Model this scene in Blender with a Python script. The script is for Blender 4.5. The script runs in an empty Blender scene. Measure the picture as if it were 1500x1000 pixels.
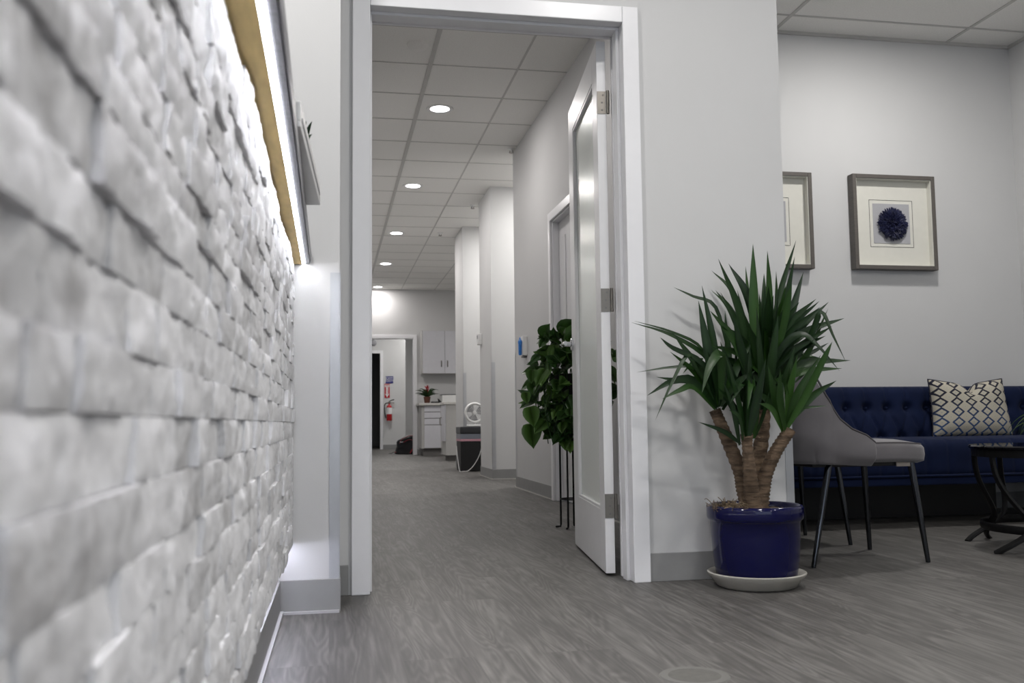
import bpy, bmesh, math, random
from mathutils import Vector, Matrix, noise
random.seed(7)
PI = math.pi
SC = bpy.context.scene
COL = SC.collection

# ------------------------------------------------------------------ camera
def make_camera():
    f, yaw, pitch, roll = 1407.93, .187508916, .0832682965, -.0117988536   # focal length in pixels of a 1500 px wide frame
    cy, sy, cp, sp = math.cos(yaw), math.sin(yaw), math.cos(pitch), math.sin(pitch)
    fw = Vector((sy*cp, cy*cp, sp)); r = Vector((cy, -sy, 0)); u = r.cross(fw)
    cr, sr = math.cos(roll), math.sin(roll)
    r2, u2 = cr*r + sr*u, -sr*r + cr*u
    m = Matrix((r2, u2, -fw)).transposed().to_4x4(); m.translation = (0, 0, .585)
    d = bpy.data.cameras.new('camera'); d.sensor_fit = 'HORIZONTAL'; d.sensor_width = 36; d.lens = f/1500*36
    d.clip_start = .01; d.clip_end = 100
    d.dof.use_dof = True; d.dof.focus_distance = 4.2; d.dof.aperture_fstop = 6.0
    o = bpy.data.objects.new('camera', d); COL.objects.link(o); o.matrix_world = m
    SC.camera = o
make_camera()

# ------------------------------------------------------------------ world, exposure
SC.view_settings.view_transform = 'Standard'; SC.view_settings.look = 'None'
SC.view_settings.gamma = 1; SC.view_settings.use_curve_mapping = False
SC.view_settings.exposure = 0.0
w = bpy.data.worlds.new('daylight'); SC.world = w; w.use_nodes = True
bg = w.node_tree.nodes['Background']; bg.inputs[0].default_value = (.78, .88, 1, 1); bg.inputs[1].default_value = 1.5
def area(name, loc, size, power, color, rot=(0, 0, 0), shape='DISK', spread=PI, sy=None, portal=False):
    l = bpy.data.lights.new(name, 'AREA'); l.shape = shape; l.size = size
    if sy: l.size_y = sy
    l.energy = power; l.color = color; l.spread = spread
    if portal: l.cycles.is_portal = True
    o = bpy.data.objects.new(name, l); COL.objects.link(o); o.location = loc; o.rotation_euler = rot
    return o
# daylight enters by the shop window behind the camera
area('window_portal', (.9, -3.98, 1.45), 5.0, 1, (1, 1, 1), (PI/2, 0, 0), 'RECTANGLE', PI, 2.3, True)
CEIL = 3.047
CORRIDOR_LIGHTS = [(.84, 4.9), (.84, 7.36), (.84, 9.86), (.84, 12.4), (.84, 14.84), (.84, 17.41)]
BAY_LIGHTS = [(2.35, 9.1), (2.35, 11.2), (2.35, 14.2)]
FRONT_LIGHTS = [(-.45, 2.2), (1.35, 1.75), (3.0, 1.2), (.9, -.6), (2.9, -1.2), (-.7, -1.2), (3.2, 4.45)]
HALL_LIGHTS = [(1.2, 20.2), (2.3, 21.6)]  # second lamp is added, unseen, to brighten the deeper wall on the right
P_CORR, P_BAY, P_FRONT = (11, 11, 13, 14, 17, 9), 26, (30, 28, 15, 24, 24, 25, 26)
WARM = (1, .975, .945)
for (x, y), pw in zip(CORRIDOR_LIGHTS, P_CORR): area('downlight_lamp', (x, y, CEIL-.012), .13, pw, (1, .955, .93), spread=PI)
for x, y in BAY_LIGHTS: area('downlight_lamp', (x, y, CEIL-.012), .13, P_BAY, WARM, spread=PI)
for (x, y), pw in zip(FRONT_LIGHTS, P_FRONT): area('downlight_lamp', (x, y, CEIL-.012), .2, pw, WARM, spread=PI)
for x, y in HALL_LIGHTS: area('downlight_lamp', (x, y, CEIL-.012), .15, 26, WARM, spread=PI)

# ------------------------------------------------------------------ materials
def nodes(m): return m.node_tree.nodes, m.node_tree.links
def mat(name, col, rough=.6, metal=0, var=0, vscale=20, bump=0, bscale=200, spec=.5, coat=0, sheen=0, emit=None, stretch=None, trans=0):
    m = bpy.data.materials.new(name); m.use_nodes = True
    n, l = nodes(m); b = n['Principled BSDF']
    c = tuple(col)+(1,)
    b.inputs['Base Color'].default_value = c; b.inputs['Roughness'].default_value = rough; b.inputs['Metallic'].default_value = metal
    b.inputs['Specular IOR Level'].default_value = spec
    b.inputs['Coat Weight'].default_value = coat; b.inputs['Sheen Weight'].default_value = sheen
    b.inputs['Transmission Weight'].default_value = trans
    if emit:
        b.inputs['Emission Color'].default_value = tuple(emit[0])+(1,); b.inputs['Emission Strength'].default_value = emit[1]
    co = n.new('ShaderNodeTexCoord')
    src = co.outputs['Object']
    if stretch:
        mp = n.new('ShaderNodeMapping'); mp.inputs['Scale'].default_value = stretch; l.new(src, mp.inputs[0]); src = mp.outputs[0]
    nz = n.new('ShaderNodeTexNoise'); nz.inputs['Scale'].default_value = vscale; nz.inputs['Detail'].default_value = 6; l.new(src, nz.inputs['Vector'])
    r = n.new('ShaderNodeValToRGB'); v = var or .02
    r.color_ramp.elements[0].position = .3; r.color_ramp.elements[1].position = .7
    r.color_ramp.elements[0].color = tuple(x*(1-v) for x in col)+(1,)
    r.color_ramp.elements[1].color = tuple(min(1, x*(1+v)) for x in col)+(1,)
    l.new(nz.outputs['Fac'], r.inputs[0]); l.new(r.outputs[0], b.inputs['Base Color'])
    if bump:
        n2 = n.new('ShaderNodeTexNoise'); n2.inputs['Scale'].default_value = bscale; n2.inputs['Detail'].default_value = 5; l.new(src, n2.inputs['Vector'])
        bp = n.new('ShaderNodeBump'); bp.inputs['Strength'].default_value = bump; bp.inputs['Distance'].default_value = .004
        l.new(n2.outputs['Fac'], bp.inputs['Height']); l.new(bp.outputs[0], b.inputs['Normal'])
    return m

WALL = mat('wall_paint', (.60, .60, .60), .62, var=.012, vscale=3, bump=.06, bscale=260)
CEILT = mat('ceiling_tile', (.85, .84, .81), .9, var=.05, vscale=130, bump=.35, bscale=170)
TBAR = mat('ceiling_bar', (.54, .53, .51), .5)
TRIM = mat('trim_white', (.80, .80, .82), .28, var=.01, bump=.02, bscale=60)
BASEM = mat('vinyl_base', (.26, .26, .258), .5, var=.04)
GUARD = mat('guard_steel', (.50, .51, .53), .35, metal=.55, var=.03)
WHITEP = mat('white_plastic', (.80, .80, .79), .4)
STEEL = mat('satin_nickel', (.20, .185, .165), .38, metal=.85, var=.05)
CHROME = mat('chrome', (.72, .73, .75), .14, metal=1)
GUN = mat('gunmetal_chrome', (.075, .08, .09), .12, metal=1)
BLACKM = mat('black_metal', (.005, .005, .0055), .5, spec=.2)
BLACKG = mat('black_glass', (.006, .006, .008), .03, spec=.7)
BLACKP = mat('black_plastic', (.006, .006, .0065), .5)
DARKLAM = mat('grey_laminate', (.14, .14, .155), .45, var=.25, vscale=18, stretch=(2, 14, 2))
EDGELAM = mat('laminate_edge', (.30, .30, .32), .4, var=.1)
PLY = mat('raw_plywood', (.50, .37, .155), .7, var=.18, vscale=9, stretch=(6, 1.2, 6))
NAVY = mat('navy_velvet', (.0036, .0088, .036), .8, spec=.15, sheen=.03, var=.12, vscale=9, bump=.05, bscale=500)
GREYV = mat('grey_velvet', (.128, .120, .127), .7, sheen=.3, var=.14, vscale=7, bump=.04, bscale=600)
PIPING = mat('grey_piping', (.30, .29, .30), .5, sheen=.3)
GREYD = mat('charcoal_piping', (.06, .055, .06), .7)
BLUEPOT = mat('cobalt_glaze', (.003, .0035, .044), .12, spec=.3, coat=.2, var=.15, vscale=6)
SAUCER = mat('cream_ceramic', (.40, .385, .345), .38, var=.05)
SOIL = mat('bark_soil', (.09, .068, .045), .95, var=.55, vscale=60, bump=.8, bscale=80)
MOSS = mat('dry_moss', (.16, .115, .07), .95, var=.3)
BARK = mat('yucca_bark', (.13, .088, .056), .9, var=.6, vscale=16, stretch=(1, 1, 5), bump=1, bscale=45)
FRAME = mat('taupe_frame', (.105, .094, .084), .5, var=.12, vscale=30, stretch=(1, 1, 6))
MATB = mat('cream_mat', (.68, .67, .61), .8)
LINEN = mat('grey_linen', (.40, .40, .42), .9, var=.06, vscale=200, bump=.2, bscale=400)
INK = mat('thin_ink_line', (.06, .055, .05), .6)
CORAL = mat('navy_coral', (.012, .015, .055), .5, var=.4, vscale=40)
REDP = mat('red_paint', (.42, .008, .012), .3)
SIGNBLUE = mat('sign_blue', (.012, .012, .17), .4)
SIGNRED = mat('sign_red', (.45, .01, .02), .4)
SIGNW = mat('sign_white', (.75, .75, .75), .5)
BOTTLE = mat('blue_liquid', (.03, .20, .62), .25, var=.2)
CABW = mat('cabinet_laminate', (.64, .64, .68), .45, var=.02)
CABS = mat('cabinet_side', (.50, .495, .48), .5)
COUNTER = mat('counter_top', (.62, .61, .58), .4, var=.06, vscale=60)
TOE = mat('toe_kick', (.13, .125, .12), .6)
TERRA = mat('brown_pot', (.10, .035, .02), .55)
REDF = mat('red_bract', (.35, .01, .02), .5)
BAGM = mat('black_nylon', (.008, .008, .010), .7, bump=.3, bscale=60)
BAGR = mat('red_webbing', (.26, .008, .02), .6)
PINKB = mat('pink_band', (.60, .30, .36), .5)
LINERB = mat('grey_liner', (.20, .215, .255), .3, bump=.5, bscale=25)
DOORP = mat('door_white', (.72, .72, .73), .35)
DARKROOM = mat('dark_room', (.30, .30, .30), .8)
LENS = mat('lamp_lens', (.9, .9, .9), .3, emit=((1, .96, 1), 14))
LEDM = mat('led_strip', (.9, .9, .9), .3, emit=((.93, .94, 1), 50))
LEDLOW = mat('led_strip_low', (.9, .9, .9), .3, emit=((.84, .84, 1), 38))

def leafmat(name, c0, c1, rough=.42, trans=.25):
    m = bpy.data.materials.new(name); m.use_nodes = True
    n, l = nodes(m); b = n['Principled BSDF']; b.inputs['Roughness'].default_value = rough
    uv = n.new('ShaderNodeAttribute'); uv.attribute_name = 'leafvar'
    mx = n.new('ShaderNodeMix'); mx.data_type = 'RGBA'; mx.inputs[6].default_value = c0+(1,); mx.inputs[7].default_value = c1+(1,)
    l.new(uv.outputs['Fac'], mx.inputs[0]); l.new(mx.outputs[2], b.inputs['Base Color'])
    t = n.new('ShaderNodeBsdfTranslucent'); l.new(mx.outputs[2], t.inputs[0])
    ms = n.new('ShaderNodeMixShader'); ms.inputs[0].default_value = trans
    l.new(b.outputs[0], ms.inputs[1]); l.new(t.outputs[0], ms.inputs[2]); l.new(ms.outputs[0], n['Material Output'].inputs[0])
    return m
YLEAF = leafmat('yucca_leaf', (.0042, .0175, .0062), (.040, .115, .014), .40, .2)
PLEAF = leafmat('pothos_leaf', (.020, .066, .015), (.13, .26, .05), .35)
GLEAF = leafmat('grass_leaf', (.02, .05, .015), (.10, .15, .05))

def floor_material():
    m = bpy.data.materials.new('grey_wood_planks'); m.use_nodes = True
    n, l = nodes(m); b = n['Principled BSDF']
    co = n.new('ShaderNodeTexCoord')
    sep = n.new('ShaderNodeSeparateXYZ'); l.new(co.outputs['Object'], sep.inputs[0])
    cmb = n.new('ShaderNodeCombineXYZ'); l.new(sep.outputs[1], cmb.inputs[0]); l.new(sep.outputs[0], cmb.inputs[1])
    br = n.new('ShaderNodeTexBrick'); l.new(cmb.outputs[0], br.inputs['Vector'])
    br.inputs['Scale'].default_value = 1; br.inputs['Brick Width'].default_value = 1.22; br.inputs['Row Height'].default_value = .18
    br.inputs['Mortar Size'].default_value = .0007; br.inputs['Mortar Smooth'].default_value = .2; br.offset = .37; br.squash = 1
    br.inputs['Color1'].default_value = (.0, .0, .0, 1); br.inputs['Color2'].default_value = (1, 1, 1, 1); br.inputs['Mortar'].default_value = (.4, .4, .4, 1)
    # each plank shifts the grain
    ad = n.new('ShaderNodeVectorMath'); ad.operation = 'MULTIPLY_ADD'; l.new(br.outputs['Color'], ad.inputs[0]); ad.inputs[1].default_value = (3.1, 7.7, 5.3); l.new(cmb.outputs[0], ad.inputs[2])
    mp = n.new('ShaderNodeMapping'); mp.inputs['Scale'].default_value = (1.5, 15, 1); l.new(ad.outputs[0], mp.inputs[0])
    n1 = n.new('ShaderNodeTexNoise'); n1.inputs['Scale'].default_value = 1.6; n1.inputs['Detail'].default_value = 8; n1.inputs['Roughness'].default_value = .62; n1.inputs['Distortion'].default_value = .6; l.new(mp.outputs[0], n1.inputs['Vector'])
    # cathedral rings: contour lines of a slow noise
    n2 = n.new('ShaderNodeTexNoise'); n2.inputs['Scale'].default_value = .55; n2.inputs['Detail'].default_value = 2; n2.inputs['Distortion'].default_value = .5; l.new(mp.outputs[0], n2.inputs['Vector'])
    mu = n.new('ShaderNodeMath'); mu.operation = 'MULTIPLY'; mu.inputs[1].default_value = 120; l.new(n2.outputs['Fac'], mu.inputs[0])
    sn = n.new('ShaderNodeMath'); sn.operation = 'SINE'; l.new(mu.outputs[0], sn.inputs[0])
    mp3 = n.new('ShaderNodeMapping'); mp3.inputs['Scale'].default_value = (3, 90, 1); l.new(ad.outputs[0], mp3.inputs[0])
    n3 = n.new('ShaderNodeTexNoise'); n3.inputs['Scale'].default_value = 1; n3.inputs['Detail'].default_value = 4; l.new(mp3.outputs[0], n3.inputs['Vector'])
    def madd(a, k, c):
        x = n.new('ShaderNodeMath'); x.operation = 'MULTIPLY_ADD'; l.new(a, x.inputs[0]); x.inputs[1].default_value = k
        if isinstance(c, float): x.inputs[2].default_value = c
        else: l.new(c, x.inputs[2])
        return x.outputs[0]
    v = madd(n1.outputs['Fac'], .62, .08)
    v = madd(sn.outputs[0], .06, v)
    v = madd(n3.outputs['Fac'], .36, v)
    sepc = n.new('ShaderNodeSeparateColor'); l.new(br.outputs['Color'], sepc.inputs[0])
    v = madd(sepc.outputs[0], .10, v)
    r = n.new('ShaderNodeValToRGB'); e = r.color_ramp.elements
    e[0].position = .2; e[0].color = (.030, .028, .026, 1); e[1].position = 1.05 - .05; e[1].color = (.235, .228, .215, 1)
    k = e.new(.58); k.color = (.097, .093, .088, 1)
    l.new(v, r.inputs[0])
    mm = n.new('ShaderNodeMix'); mm.data_type = 'RGBA'; l.new(br.outputs['Fac'], mm.inputs[0]); l.new(r.outputs[0], mm.inputs[6]); mm.inputs[7].default_value = (.10, .095, .09, 1)
    l.new(mm.outputs[2], b.inputs['Base Color'])
    b.inputs['Roughness'].default_value = .5; b.inputs['Specular IOR Level'].default_value = .35
    bp = n.new('ShaderNodeBump'); bp.inputs['Strength'].default_value = .12; bp.inputs['Distance'].default_value = .002; l.new(v, bp.inputs['Height']); l.new(bp.outputs[0], b.inputs['Normal'])
    return m
FLOORM = floor_material()

def stone_material():
    m = bpy.data.materials.new('split_face_stone'); m.use_nodes = True
    n, l = nodes(m); b = n['Principled BSDF']; b.inputs['Roughness'].default_value = .7
    co = n.new('ShaderNodeTexCoord')
    at = n.new('ShaderNodeAttribute'); at.attribute_name = 'stone'
    n1 = n.new('ShaderNodeTexNoise'); n1.inputs['Scale'].default_value = 22; n1.inputs['Detail'].default_value = 9; n1.inputs['Distortion'].default_value = 1.5; l.new(co.outputs['Object'], n1.inputs['Vector'])
    ad = n.new('ShaderNodeMath'); ad.operation = 'MULTIPLY_ADD'; l.new(at.outputs['Fac'], ad.inputs[0]); ad.inputs[1].default_value = .45; l.new(n1.outputs['Fac'], ad.inputs[2])
    r = n.new('ShaderNodeValToRGB'); e = r.color_ramp.elements
    e[0].position = .34; e[0].color = (.46, .455, .46, 1); e[1].position = .95; e[1].color = (.84, .84, .86, 1)
    k = e.new(.62); k.color = (.69, .69, .705, 1)
    l.new(ad.outputs[0], r.inputs[0]); l.new(r.outputs[0], b.inputs['Base Color'])
    n2 = n.new('ShaderNodeTexNoise'); n2.inputs['Scale'].default_value = 70; n2.inputs['Detail'].default_value = 6; l.new(co.outputs['Object'], n2.inputs['Vector'])
    bp = n.new('ShaderNodeBump'); bp.inputs['Strength'].default_value = .5; bp.inputs['Distance'].default_value = .004; l.new(n2.outputs['Fac'], bp.inputs['Height']); l.new(bp.outputs[0], b.inputs['Normal'])
    return m
STONE = stone_material()

def frosted():
    m = bpy.data.materials.new('frosted_glass'); m.use_nodes = True
    n, l = nodes(m); n.remove(n['Principled BSDF'])
    co = n.new('ShaderNodeTexCoord'); nz = n.new('ShaderNodeTexNoise'); nz.inputs['Scale'].default_value = 420; l.new(co.outputs['Object'], nz.inputs['Vector'])
    bp = n.new('ShaderNodeBump'); bp.inputs['Strength'].default_value = .06; bp.inputs['Distance'].default_value = .001; l.new(nz.outputs['Fac'], bp.inputs['Height'])
    tr = n.new('ShaderNodeBsdfTranslucent'); tr.inputs[0].default_value = (.86, .90, .86, 1)
    df = n.new('ShaderNodeBsdfDiffuse'); df.inputs[0].default_value = (.88, .91, .88, 1)
    g = n.new('ShaderNodeBsdfGlossy'); g.inputs['Roughness'].default_value = .27; g.inputs['Color'].default_value = (.9, .93, .91, 1); l.new(bp.outputs[0], g.inputs['Normal'])
    fr = n.new('ShaderNodeFresnel'); fr.inputs[0].default_value = 1.45
    m1 = n.new('ShaderNodeMixShader'); m1.inputs[0].default_value = .8; l.new(tr.outputs[0], m1.inputs[1]); l.new(df.outputs[0], m1.inputs[2])
    m2 = n.new('ShaderNodeMixShader'); l.new(fr.outputs[0], m2.inputs[0]); l.new(m1.outputs[0], m2.inputs[1]); l.new(g.outputs[0], m2.inputs[2])
    l.new(m2.outputs[0], n['Material Output'].inputs[0])
    return m
FROST = frosted()

def pillow_material():
    m = bpy.data.materials.new('lattice_cushion'); m.use_nodes = True
    n, l = nodes(m); b = n['Principled BSDF']; b.inputs['Roughness'].default_value = .85
    uv = n.new('ShaderNodeUVMap'); sep = n.new('ShaderNodeSeparateXYZ'); l.new(uv.outputs[0], sep.inputs[0])
    def M(op, a, c=None, d=None):
        x = n.new('ShaderNodeMath'); x.operation = op
        for i, q in enumerate((a, c, d)):
            if q is None: continue
            if isinstance(q, (int, float)): x.inputs[i].default_value = q
            else: l.new(q, x.inputs[i])
        return x.outputs[0]
    u = M('MULTIPLY_ADD', sep.outputs[0], 5.3, .15); v = M('MULTIPLY_ADD', sep.outputs[1], 5.7, .25)
    nz = n.new('ShaderNodeTexNoise'); nz.inputs['Scale'].default_value = 55; l.new(uv.outputs[0], nz.inputs['Vector'])
    def cell(u, v, ku, kv):               # 0 in the middle of a diamond
        fu = M('ABSOLUTE', M('SUBTRACT', M('FRACT', u), .5)); fv = M('ABSOLUTE', M('SUBTRACT', M('FRACT', v), .5))
        return M('ADD', M('MULTIPLY', fu, ku), M('MULTIPLY', fv, kv))
    d0 = M('ADD', cell(u, v, 2.35, 1.95), M('MULTIPLY_ADD', nz.outputs['Fac'], .16, -.08))
    d1 = cell(M('ADD', u, .5), M('ADD', v, .5), 2.75, 1.95)
    line = M('MULTIPLY', M('GREATER_THAN', d0, M('MULTIPLY_ADD', sep.outputs[1], -.14, .70)), M('LESS_THAN', d0, 1.04))
    dot = M('MAXIMUM', M('LESS_THAN', d0, .14), M('LESS_THAN', d1, .13))
    ring = M('MULTIPLY', M('GREATER_THAN', d1, .5), M('LESS_THAN', d1, .62))
    r = n.new('ShaderNodeValToRGB'); e = r.color_ramp.elements
    e[0].position = .05; e[0].color = (.03, .075, .20, 1); e[1].position = .6; e[1].color = (.008, .009, .025, 1); l.new(sep.outputs[1], r.inputs[0])
    base = n.new('ShaderNodeMix'); base.data_type = 'RGBA'; base.inputs[6].default_value = (.47, .435, .35, 1); base.inputs[7].default_value = (.30, .31, .34, 1)
    l.new(M('MULTIPLY', M('MAXIMUM', dot, M('MULTIPLY', ring, .35)), .8), base.inputs[0])
    mx = n.new('ShaderNodeMix'); mx.data_type = 'RGBA'; l.new(line, mx.inputs[0]); l.new(base.outputs[2], mx.inputs[6]); l.new(r.outputs[0], mx.inputs[7])
    l.new(mx.outputs[2], b.inputs['Base Color'])
    return m
PILLOW = pillow_material()

# ------------------------------------------------------------------ mesh helpers
class MB:
    def __init__(s): s.bm = bmesh.new()
    def box(s, x0, x1, y0, y1, z0, z1):
        vs = [s.bm.verts.new((x, y, z)) for x in (x0, x1) for y in (y0, y1) for z in (z0, z1)]
        for f in ((0, 1, 3, 2), (4, 6, 7, 5), (0, 4, 5, 1), (2, 3, 7, 6), (0, 2, 6, 4), (1, 5, 7, 3)): s.bm.faces.new([vs[i] for i in f])
        return s
    def lathe(s, prof, c=(0, 0, 0), n=40, axis='z', cap=True):
        rings = []
        for r, z in prof:
            ring = []
            for i in range(n):
                a = 2*PI*i/n; p = (r*math.cos(a), r*math.sin(a), z)
                if axis == 'x': p = (p[2], p[0], p[1])
                if axis == 'y': p = (p[1], p[2], p[0])
                ring.append(s.bm.verts.new((p[0]+c[0], p[1]+c[1], p[2]+c[2])))
            rings.append(ring)
        for a, b in zip(rings, rings[1:]):
            for i in range(n): s.bm.faces.new((a[i], a[(i+1) % n], b[(i+1) % n], b[i]))
        if cap:
            s.bm.faces.new(rings[0][::-1]); s.bm.faces.new(rings[-1])
        return s
    def tube(s, pts, r, n=8, closed=False, flat=None):
        pts = [Vector(p) for p in pts]; N = len(pts); rs = r if isinstance(r, (list, tuple)) else [r]*N
        rings = []; up = None
        for i, p in enumerate(pts):
            if closed: t = pts[(i+1) % N]-pts[i-1]
            else: t = pts[min(i+1, N-1)]-pts[max(i-1, 0)]
            t.normalize()
            if up is None: up = Vector((0, 0, 1)) if abs(t.z) < .9 else Vector((1, 0, 0))
            side = t.cross(up).normalized(); up = side.cross(t).normalized()
            rw = flat if flat else (1, 1)
            rings.append([s.bm.verts.new(p+(side*math.cos(2*PI*k/n)*rw[0]+up*math.sin(2*PI*k/n)*rw[1])*rs[i]) for k in range(n)])
        pairs = list(zip(rings, rings[1:]))+([(rings[-1], rings[0])] if closed else [])
        for a, b in pairs:
            for k in range(n): s.bm.faces.new((a[k], a[(k+1) % n], b[(k+1) % n], b[k]))
        if not closed: s.bm.faces.new(rings[0][::-1]); s.bm.faces.new(rings[-1])
        return s
    def grid(s, f, nu, nv, uv=False):
        V = [[s.bm.verts.new(f(i/nu, j/nv)) for j in range(nv+1)] for i in range(nu+1)]
        lay = s.bm.loops.layers.uv.verify() if uv else None
        for i in range(nu):
            for j in range(nv):
                fc = s.bm.faces.new((V[i][j], V[i+1][j], V[i+1][j+1], V[i][j+1]))
                if uv:
                    for lp, (a, b) in zip(fc.loops, ((i, j), (i+1, j), (i+1, j+1), (i, j+1))): lp[lay].uv = (a/nu, b/nv)
        return s
    def ball(s, c, r, sub=2, sc=(1, 1, 1)):
        q = bmesh.ops.create_icosphere(s.bm, subdivisions=sub, radius=r)
        for v in q['verts']: v.co = Vector((v.co.x*sc[0]+c[0], v.co.y*sc[1]+c[1], v.co.z*sc[2]+c[2]))
        return s
    def build(s, name, m, parent=None, world=True, smooth=False, bevel=0, solid=0, subsurf=0, fix=True):
        if fix: bmesh.ops.recalc_face_normals(s.bm, faces=s.bm.faces[:])
        me = bpy.data.meshes.new(name); s.bm.to_mesh(me); s.bm.free()
        me.materials.append(m)
        o = bpy.data.objects.new(name, me); COL.objects.link(o)
        if parent:
            o.parent = parent
            if world:
                off = Vector((0, 0, 0)); p = parent
                while p: off += Vector(p.location); p = p.parent
                me.transform(Matrix.Translation(-off))
        if smooth:
            for p in me.polygons: p.use_smooth = True
            if smooth != 'all':
                try: me.set_sharp_from_angle(angle=math.radians(40))
                except Exception: pass
        if solid:
            md = o.modifiers.new('thickness', 'SOLIDIFY'); md.thickness = solid; md.offset = 0
        if bevel:
            md = o.modifiers.new('bevel', 'BEVEL'); md.width = bevel; md.segments = 2; md.limit_method = 'ANGLE'
        if subsurf:
            md = o.modifiers.new('subsurf', 'SUBSURF'); md.levels = subsurf; md.render_levels = subsurf
        return o
def box(name, m, x0, x1, y0, y1, z0, z1, parent=None, bevel=0, world=True): return MB().box(x0, x1, y0, y1, z0, z1).build(name, m, parent, world, bevel=bevel)
def tag(o, label, cat, group=None):
    o['label'] = label; o['category'] = cat
    if group: o['group'] = group
    return o
def thing(name, label, cat, loc=(0, 0, 0), group=None):
    o = bpy.data.objects.new(name, None); COL.objects.link(o); o.location = loc; o.empty_display_size = .05
    return tag(o, label, cat, group)
def struct(o, label=None):
    o['kind'] = 'structure'
    if label: o['label'] = label
    return o
def text(s, size, m, parent, loc, rot, name='lettering', ext=.0005):
    c = bpy.data.curves.new(name, 'FONT'); c.body = s; c.size = size; c.align_x = 'CENTER'; c.align_y = 'CENTER'; c.extrude = ext
    c.materials.append(m)
    tmp = bpy.data.objects.new(name, c); COL.objects.link(tmp); bpy.context.view_layer.update()
    me = bpy.data.meshes.new_from_object(tmp); bpy.data.objects.remove(tmp); bpy.data.curves.remove(c); me.name = name
    o = bpy.data.objects.new(name, me); COL.objects.link(o); o.parent = parent
    off = Vector((0, 0, 0)); p = parent
    while p: off += Vector(p.location); p = p.parent
    o.location = Vector(loc)-off; o.rotation_euler = rot
    return o
def bez(pts, n):
    # smooth path through control points (Bezier of any degree)
    out = []
    for i in range(n+1):
        t = i/n; q = [Vector(p) for p in pts]
        while len(q) > 1: q = [a.lerp(b, t) for a, b in zip(q, q[1:])]
        out.append(q[0])
    return out
def spline(pts, n):
    # Catmull-Rom through the points
    P = [Vector(p) for p in pts]; P = [P[0]*2-P[1]]+P+[P[-1]*2-P[-2]]; out = []
    for k in range(1, len(P)-2):
        for i in range(n):
            t = i/n; a, b, c, d = P[k-1:k+3]
            out.append(.5*((2*b)+(c-a)*t+(2*a-5*b+4*c-d)*t*t+(3*b-a-3*c+d)*t**3))
    out.append(P[-2]); return out
def blade(bm, path, width, val, fold=.25, facing=Vector((0, -1, .25)), prof=None, lay=None):
    n = len(path)-1; prev = None; vs = []
    for i, p in enumerate(path):
        t = (path[min(i+1, n)]-path[max(i-1, 0)]).normalized()
        side = t.cross(facing)
        if side.length < .05: side = t.cross(Vector((1, 0, 0)))
        side.normalize(); nr = side.cross(t).normalized()
        s = i/n
        wd = width*.5*(prof(s) if prof else (.55+.45*min(1, s/.3) if s < .3 else max(.02, (1-((s-.3)/.7)**1.7))))
        vs.append((bm.verts.new(p-side*wd+nr*wd*fold), bm.verts.new(p), bm.verts.new(p+side*wd+nr*wd*fold)))
        for k, v in enumerate(vs[-1]): v[lay] = max(0, min(1, val*(1-.5*s)+(.15 if k == 1 else 0)))
    for a, b in zip(vs, vs[1:]):
        bm.faces.new((a[0], a[1], b[1], b[0])); bm.faces.new((a[1], a[2], b[2], b[1]))

# ------------------------------------------------------------------ the setting
def S(name, m, *boxes, bevel=0, label=None):
    b = MB()
    for q in boxes: b.box(*q)
    return struct(b.build(name, m, bevel=bevel), label)
S('floor', FLOORM, (-3, 4.6, -4.1, 26, -.1, 0))
S('ceiling', CEILT, (-3.1, 4.6, -4.1, 26, CEIL, CEIL+.1))
FY, FB = 3.40, 3.54                       # front and back face of the wall with the doorway
S('wall_front', WALL, (-3, .118, FY, FB, 0, CEIL), (1.102, 1.72, FY, FB, 0, CEIL), (.118, 1.102, FY, FB, 2.11, CEIL))
S('wall_left_return', WALL, (-3, .029, 3.12, FY, 0, CEIL))
S('wall_partition', WALL, (1.64, 1.72, FB, 6.07, 0, CEIL), (1.64, 1.72, 6.98, 8.5, 0, CEIL), (1.64, 1.72, 6.07, 6.98, 2.09, CEIL), (1.72, 3.3, 8.42, 8.5, 0, CEIL))
S('wall_lounge_back', WALL, (1.72, 4.6, 5.52, 5.62, 0, CEIL))
S('wall_right', WALL, (4.45, 4.6, -4, 5.52, 0, CEIL))
S('wall_left', WALL, (-3.1, -3, -4, 3.4, 0, CEIL))
S('wall_rear', WALL, (-3.1, -1.6, -4.1, -4, 0, CEIL), (3.4, 4.6, -4.1, -4, 0, CEIL), (-1.6, 3.4, -4.1, -4, 0, .3), (-1.6, 3.4, -4.1, -4, 2.6, CEIL))
wf = struct(MB().box(-1.6, 3.4, -4.08, -4.02, .3, .36).box(-1.6, 3.4, -4.08, -4.02, 2.54, 2.6).box(-1.6, -1.54, -4.08, -4.02, .36, 2.54).box(3.34, 3.4, -4.08, -4.02, .36, 2.54)
    .box(.06, .12, -4.08, -4.02, .36, 2.54).box(1.7, 1.76, -4.08, -4.02, .36, 2.54).build('window_1', TRIM))
S('wall_corridor_left', WALL, (-.1, .04, FB, 17.7, 0, CEIL))
PIL2 = (1.64, 2.3, 9.78, 10.56); PIL3 = (1.632, 2.3, 11.87, 12.62)
S('wall_pier_near', WALL, PIL2+(0, CEIL)); S('wall_pier_far', WALL, PIL3+(0, CEIL))
S('wall_bay', WALL, (3.3, 3.4, 8.5, 17.7, 0, CEIL))
EY = 17.7
S('wall_end', WALL, (-.1, .5, EY, EY+.12, 0, CEIL), (1.51, 3.4, EY, EY+.12, 0, CEIL), (.5, 1.51, EY, EY+.12, 2.14, CEIL))
HY = 22.0
S('wall_hall_back', WALL, (-.6, .4, HY, HY+.1, 0, CEIL), (1.115, 1.69, HY, HY+.1, 0, CEIL), (.4, 1.115, HY, HY+.1, 2.17, CEIL))
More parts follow.
